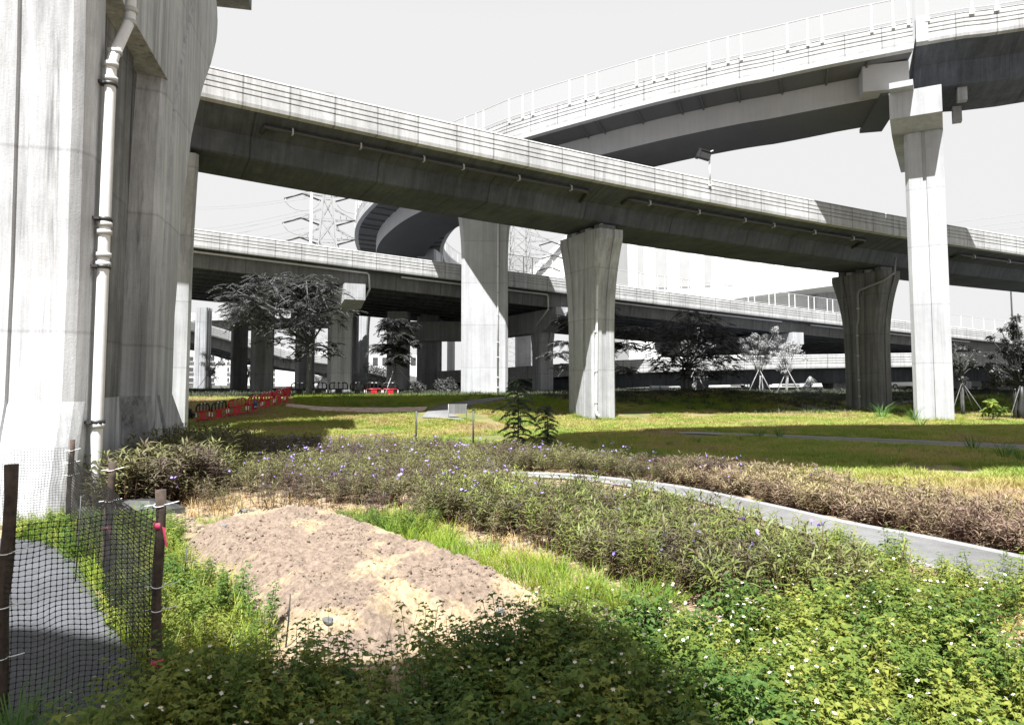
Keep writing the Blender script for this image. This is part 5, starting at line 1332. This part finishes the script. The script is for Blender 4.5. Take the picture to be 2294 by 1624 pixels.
# ------------------------------------------------------------------ background buildings, pylons, wires, vehicles
def block(name, label, c, size, rz, mat, cat="building"):
    o = empty(name, (c[0], c[1], 0), label, cat, None, rz); b = LMB(); b.box((0, 0, size[2] / 2), size); b.build("wall", mat, o); return o
Yb = 150.0; xl, xr = at(395, 860, Yb).x, at(760, 860, Yb).x; zt = at(500, 790, Yb).z
ab = block("apartment_block", "white apartment block with rows of dark windows, seen between the left columns", ((xl + xr) / 2, Yb, 0), (xr - xl, 14, zt), 0, M['white_wall'])
for row, py in enumerate((806, 829, 851, 873)):
    z = at(0, py, Yb).z
    b = LMB(); b.box((0, -7.03, z - 1.0), (xr - xl, .1, .12)); b.build("string_course", M['white_wall'], ab)
    for px in (406, 418, 452, 462, 484, 495, 507, 541, 553, 565, 594, 614, 625, 637, 660, 672, 690, 701, 735, 747):
        x = at(px, py, Yb).x - (xl + xr) / 2; wd = .80 if px not in (484, 541, 594, 614) else .3
        b = LMB(); b.box((x, -7.05, z), (wd, .2, .82)); w = b.build("window", M['glass'], ab)
        b = LMB(); b.box((x, -7.2, z - .55), (wd + .25, .35, .1)); b.build("sill", M['white_wall'], w)
Yw = 230.0; x0w, x1w = at(1385, 700, Yw).x, at(1895, 700, Yw).x; ztw = at(1500, 525, Yw).z
mall = block("exhibition_hall", "huge pale building with vertical panels behind the right hand viaducts", ((x0w + x1w) / 2, Yw, 0), (x1w - x0w, 40, ztw), 0, M['white_wall'])
for k, px in enumerate((1410, 1452, 1500, 1548, 1590, 1632, 1676, 1715, 1752, 1790, 1826)):
    x = at(px, 600, Yw).x - (x0w + x1w) / 2; wd = random.uniform(1.8, 3.6); zb_ = at(0, 700 - 2 * k, Yw).z
    b = LMB(); b.box((x, -20.08, (zb_ + ztw) / 2 + 2), (wd, .3, ztw - zb_ - 6)); b.build("facade_panel", plain("facade_panel_pale_%d" % k, (random.uniform(.29, .36),) * 3, .5, .06, .3), mall)
Yc = 205.0; xa_, xb_ = at(1625, 660, Yc).x, at(1900, 660, Yc).x
o = empty("elevated_walkway", (xa_, Yc, 0), "pale elevated hall wing with a dark underside behind the beam viaduct", "building")
z0_, z1_ = at(0, 668, Yc).z, at(0, 622, Yc).z
b = MB(); b.loft([[Vector((xa_, Yc, z0_ - .5)), Vector((xa_, Yc, z0_)), Vector((xb_, Yc - 30, z1_)), Vector((xb_, Yc - 30, z0_ + 2))], [Vector((xa_, Yc + 25, z0_ - .5)), Vector((xa_, Yc + 25, z0_)), Vector((xb_, Yc + 25, z1_)), Vector((xb_, Yc + 25, z0_ + 2))]]); b.build("slab", M['white_wall'], o)
b = MB(); b.box((xb_ - 4, Yc + 5, at(0, 760, Yc).z * .5 + 8), (9, 9, at(0, 640, Yc).z), 0); b.build("support_tower", M['pier'], o)
# slanting ramp wing with dark slots
o = empty("slanted_wing", (at(1220, 560, 200).x, 200, 0), "pale slanting wing with dark slots behind the gap between the middle piers", "building")
A_, B_ = at(1150, 640, 200), at(1330, 470, 200)
b = MB(); b.loft([[A_ + Vector((0, 0, -6)), A_, B_, B_ + Vector((0, 0, -14))], [q + Vector((0, 14, 0)) for q in (A_ + Vector((0, 0, -6)), A_, B_, B_ + Vector((0, 0, -14)))]]); b.build("wall", M['white_wall'], o)
for px, py in ((1205, 605), (1228, 580), (1252, 552)):
    q = at(px, py, 199.8); b = MB(); b.bar(q + Vector((-1.3, 0, -1.9)), q + Vector((1.6, 0, 1.6)), 1.6, .2); b.build("slot", M['glass_grey'], o)
b = block("long_wall", "long low pale wall and sheds far behind the low ramp at right", (62, 132, 0), (125, 6, 4.4), 0, M['white_wall'])
for k in range(14):
    c = LMB(); c.box((-58 + k * 9, -3.05, 2.2), (3.2, .2, 1.5)); c.build("window", M['glass_grey'], b)
b = block("low_shed", "low white shed behind the columns near the apartment block", (at(760, 870, 140).x, 140, 0), (22, 8, 4.6), 0, M['white_wall'])
c = LMB(); c.box((0, -4.05, 2.6), (14, .15, 1.0)); c.build("window", M['glass_grey'], b)
o = block("hillside_block", "white building with two rows of small windows between the side ramps", (at(880, 800, 190).x, 190, 0), (18, 10, at(0, 797, 190).z), 0, M['white_wall'])
for r_ in range(2):
    for k in range(6):
        c = LMB(); c.box((-6 + k * 2.4, -5.05, at(0, 806 + r_ * 9, 190).z), (1.3, .15, .9)); c.build("window", M['glass'], o)

def pylon(label, px, Y, H, w0, w1, arms):
    x = at(px, 860, Y).x; o = empty("lattice_pylon", (x, Y, 0), label, "pylon", "lattice power pylons", .25)
    b = LMB(); n = 14
    def wz(z): t = z / H; return w0 + (w1 - w0) * min(1, t * 1.5)
    zs = [H * (i / n) for i in range(n + 1)]
    for i in range(n):
        a, c = wz(zs[i]) / 2, wz(zs[i + 1]) / 2
        for sx, sy in ((-1, -1), (1, -1), (1, 1), (-1, 1)): b.bar((sx * a, sy * a, zs[i]), (sx * c, sy * c, zs[i + 1]), .26)
        for (s1, s2) in (((-1, -1), (1, -1)), ((1, -1), (1, 1)), ((1, 1), (-1, 1)), ((-1, 1), (-1, -1))):
            b.bar((s1[0] * a, s1[1] * a, zs[i]), (s2[0] * c, s2[1] * c, zs[i + 1]), .11); b.bar((s2[0] * a, s2[1] * a, zs[i]), (s1[0] * c, s1[1] * c, zs[i + 1]), .11)
            b.bar((s1[0] * c, s1[1] * c, zs[i + 1]), (s2[0] * c, s2[1] * c, zs[i + 1]), .11)
    b.build("lattice", M['steel_dull'], o)
    for z, L in arms:
        b = LMB()
        for s in (-1, 1):
            w = wz(z) / 2
            for dy in (-.6, .6): b.bar((s * w, dy * w, z), (s * L, 0, z + .3), .13); b.bar((s * w, dy * w, z + 2.2), (s * L, 0, z + .3), .13)
            for t in (.3, .6): b.bar((s * (w + (L - w) * t), 0, z), (s * (w + (L - w) * t), 0, z + 2.2 * (1 - t)), .12)
        b.build("cross_arm", M['steel_dull'], o)
        for s in (-1, 1):
            for k, dirx in enumerate((-1, 1)):
                b = LMB(); b.tube([(s * L, 0, z + .2), (s * L + dirx * 3.4, .4, z - .9)], .17, 6); b.build("insulator", M['dark'], o)
            b = LMB(); b.tube([(s * L + 3.2 * math.cos(t), 0, z - .9 - 2.2 * math.sin(t)) for t in np.linspace(0, math.pi, 9)], .07, 4); b.build("jumper_wire", M['steel_dull'], o)
    return o, x
Z1 = lambda py: at(728, py, 140).z
py1, xp1 = pylon("nearer lattice pylon left of the curving ramp", 728, 140, Z1(212), 8.0, 1.6, [(Z1(545 - 8), 5.2), (Z1(494), 5), (Z1(440), 4.8), (Z1(360), 7.5), (Z1(270), 6)])
py2, xp2 = pylon("farther lattice pylon right of the white pier", 1166, 185, at(0, 440, 185).z, 10, 4.2, [(at(0, 598, 185).z, 8), (at(0, 570, 185).z, 9), (at(0, 540, 185).z, 8.5), (at(0, 505, 185).z, 7.5)])
p = at(690, 870, 120); b = MB(); b.tube([(p.x, 120, 0), (p.x, 120, at(0, 430, 120).z)], [.32, .22], 10); tag(b.build("steel_pole", M['metal'], None, loc=(p.x, 120, 0)), "plain tall steel pole just left of the nearer pylon", "pole")
p = at(2275, 870, 100); b = MB(); b.tube([(p.x, 100, 0), (p.x, 100, at(0, 560, 100).z), (p.x - 2, 98, at(0, 545, 100).z)], [.16, .10, .08], 8); tag(b.build("lamp_post", M['metal'], None, loc=(p.x, 100, 0)), "thin lamp post at the right edge beneath the sloping viaduct", "lamp post")
wl_list = [((690, 470), (430, 478)), ((690, 478), (430, 487)), ((692, 487), (430, 500)), ((690, 445), (430, 433)), ((690, 440), (430, 428)), ((690, 520), (430, 532)), ((690, 510), (430, 520))]
for i, ((xa, ya), (xb, yb)) in enumerate(wl_list):
    a, c = at(xa, ya, 139), at(xb, yb, 150 + i); d = c - a; pts = [a + d * (t * 2.2) + Vector((0, 0, -3.5 * math.sin(math.pi * min(1, t)))) for t in np.linspace(0, 1, 14)]
    m = MB(); m.tube(pts, .03, 4); tag(m.build("power_line", M['steel_dull'], None, loc=a), "thin overhead power line running left from the nearer pylon", "power line", "power lines left of the nearer pylon")
for i, ((xa, ya), (xb, yb)) in enumerate([((2080, 505), (2330, 475)), ((2080, 520), (2330, 492)), ((2080, 530), (2330, 507))]):
    a, c = at(xa, ya, 160), at(xb, yb, 120); m = MB(); d = c - a; m.tube([a + d * t for t in np.linspace(-.6, 1.6, 12)], .035, 4); tag(m.build("power_line", M['metal'], None, loc=a), "thin overhead power line crossing the sky at the right edge", "power line", "power lines at the right edge")
# white van behind the dark flared pier
def van(px, Y, label, rz):
    p = at(px, 880, Y); p.z = hgt(p.x, Y); o = empty("white_van", p, label, "van", None, rz)
    b = LMB(); prof = [(-2.4, .45), (-2.45, 1.9), (-2.2, 2.25), (1.3, 2.25), (1.9, 1.5), (2.5, 1.25), (2.6, .45)]
    b.loft([[Vector((x, s * .95, z)) for x, z in prof] for s in (-1, 1)]); b.build("body", M['white'], o)
    for x0, x1 in ((-2.2, -1.2), (-1.05, 0), (.15, 1.2)):
        b = LMB(); b.box(((x0 + x1) / 2, -.955, 1.75), (x1 - x0, .02, .6)); b.build("window", M['glass'], o)
    b = LMB(); b.bar((1.36, 0, 2.18), (1.9, 0, 1.55), 1.6, .03); b.build("windscreen", M['glass'], o)
    for x in (-1.6, 1.7):
        for s in (-1, 1):
            b = LMB(); b.tube([(x, s * .72, .36), (x, s * .97, .36)], .36, 14); w = b.build("wheel", M['black'], o); b = LMB(); b.tube([(x, s * .95, .36), (x, s * .985, .36)], .2, 10); b.build("hub", M['metal'], w)
    return o
van(2020, 96, "white van parked far back between the dark flared pier and the tall column", .15)
van(1690, 118, "white van far back beneath the low ramp behind the two pale trees", .0)
for px, lb in ((1466, "left one of two white concrete blocks under the low ramp"), (1487, "right one of two white concrete blocks under the low ramp")):
    p = at(px, 885, 66); p.z = hgt(p.x, 66); b = MB(); k = 66 / FP
    b.loft([[p + Vector((s * 9 * k, y, z)) for y, z in ((-.5, -.2), (-.5, .55), (-.3, .72), (.5, .72), (.5, -.2))] for s in (-1, 1)]); tag(b.build("concrete_block", M['pier_white'], None, loc=p), lb, "concrete block", "white concrete blocks")
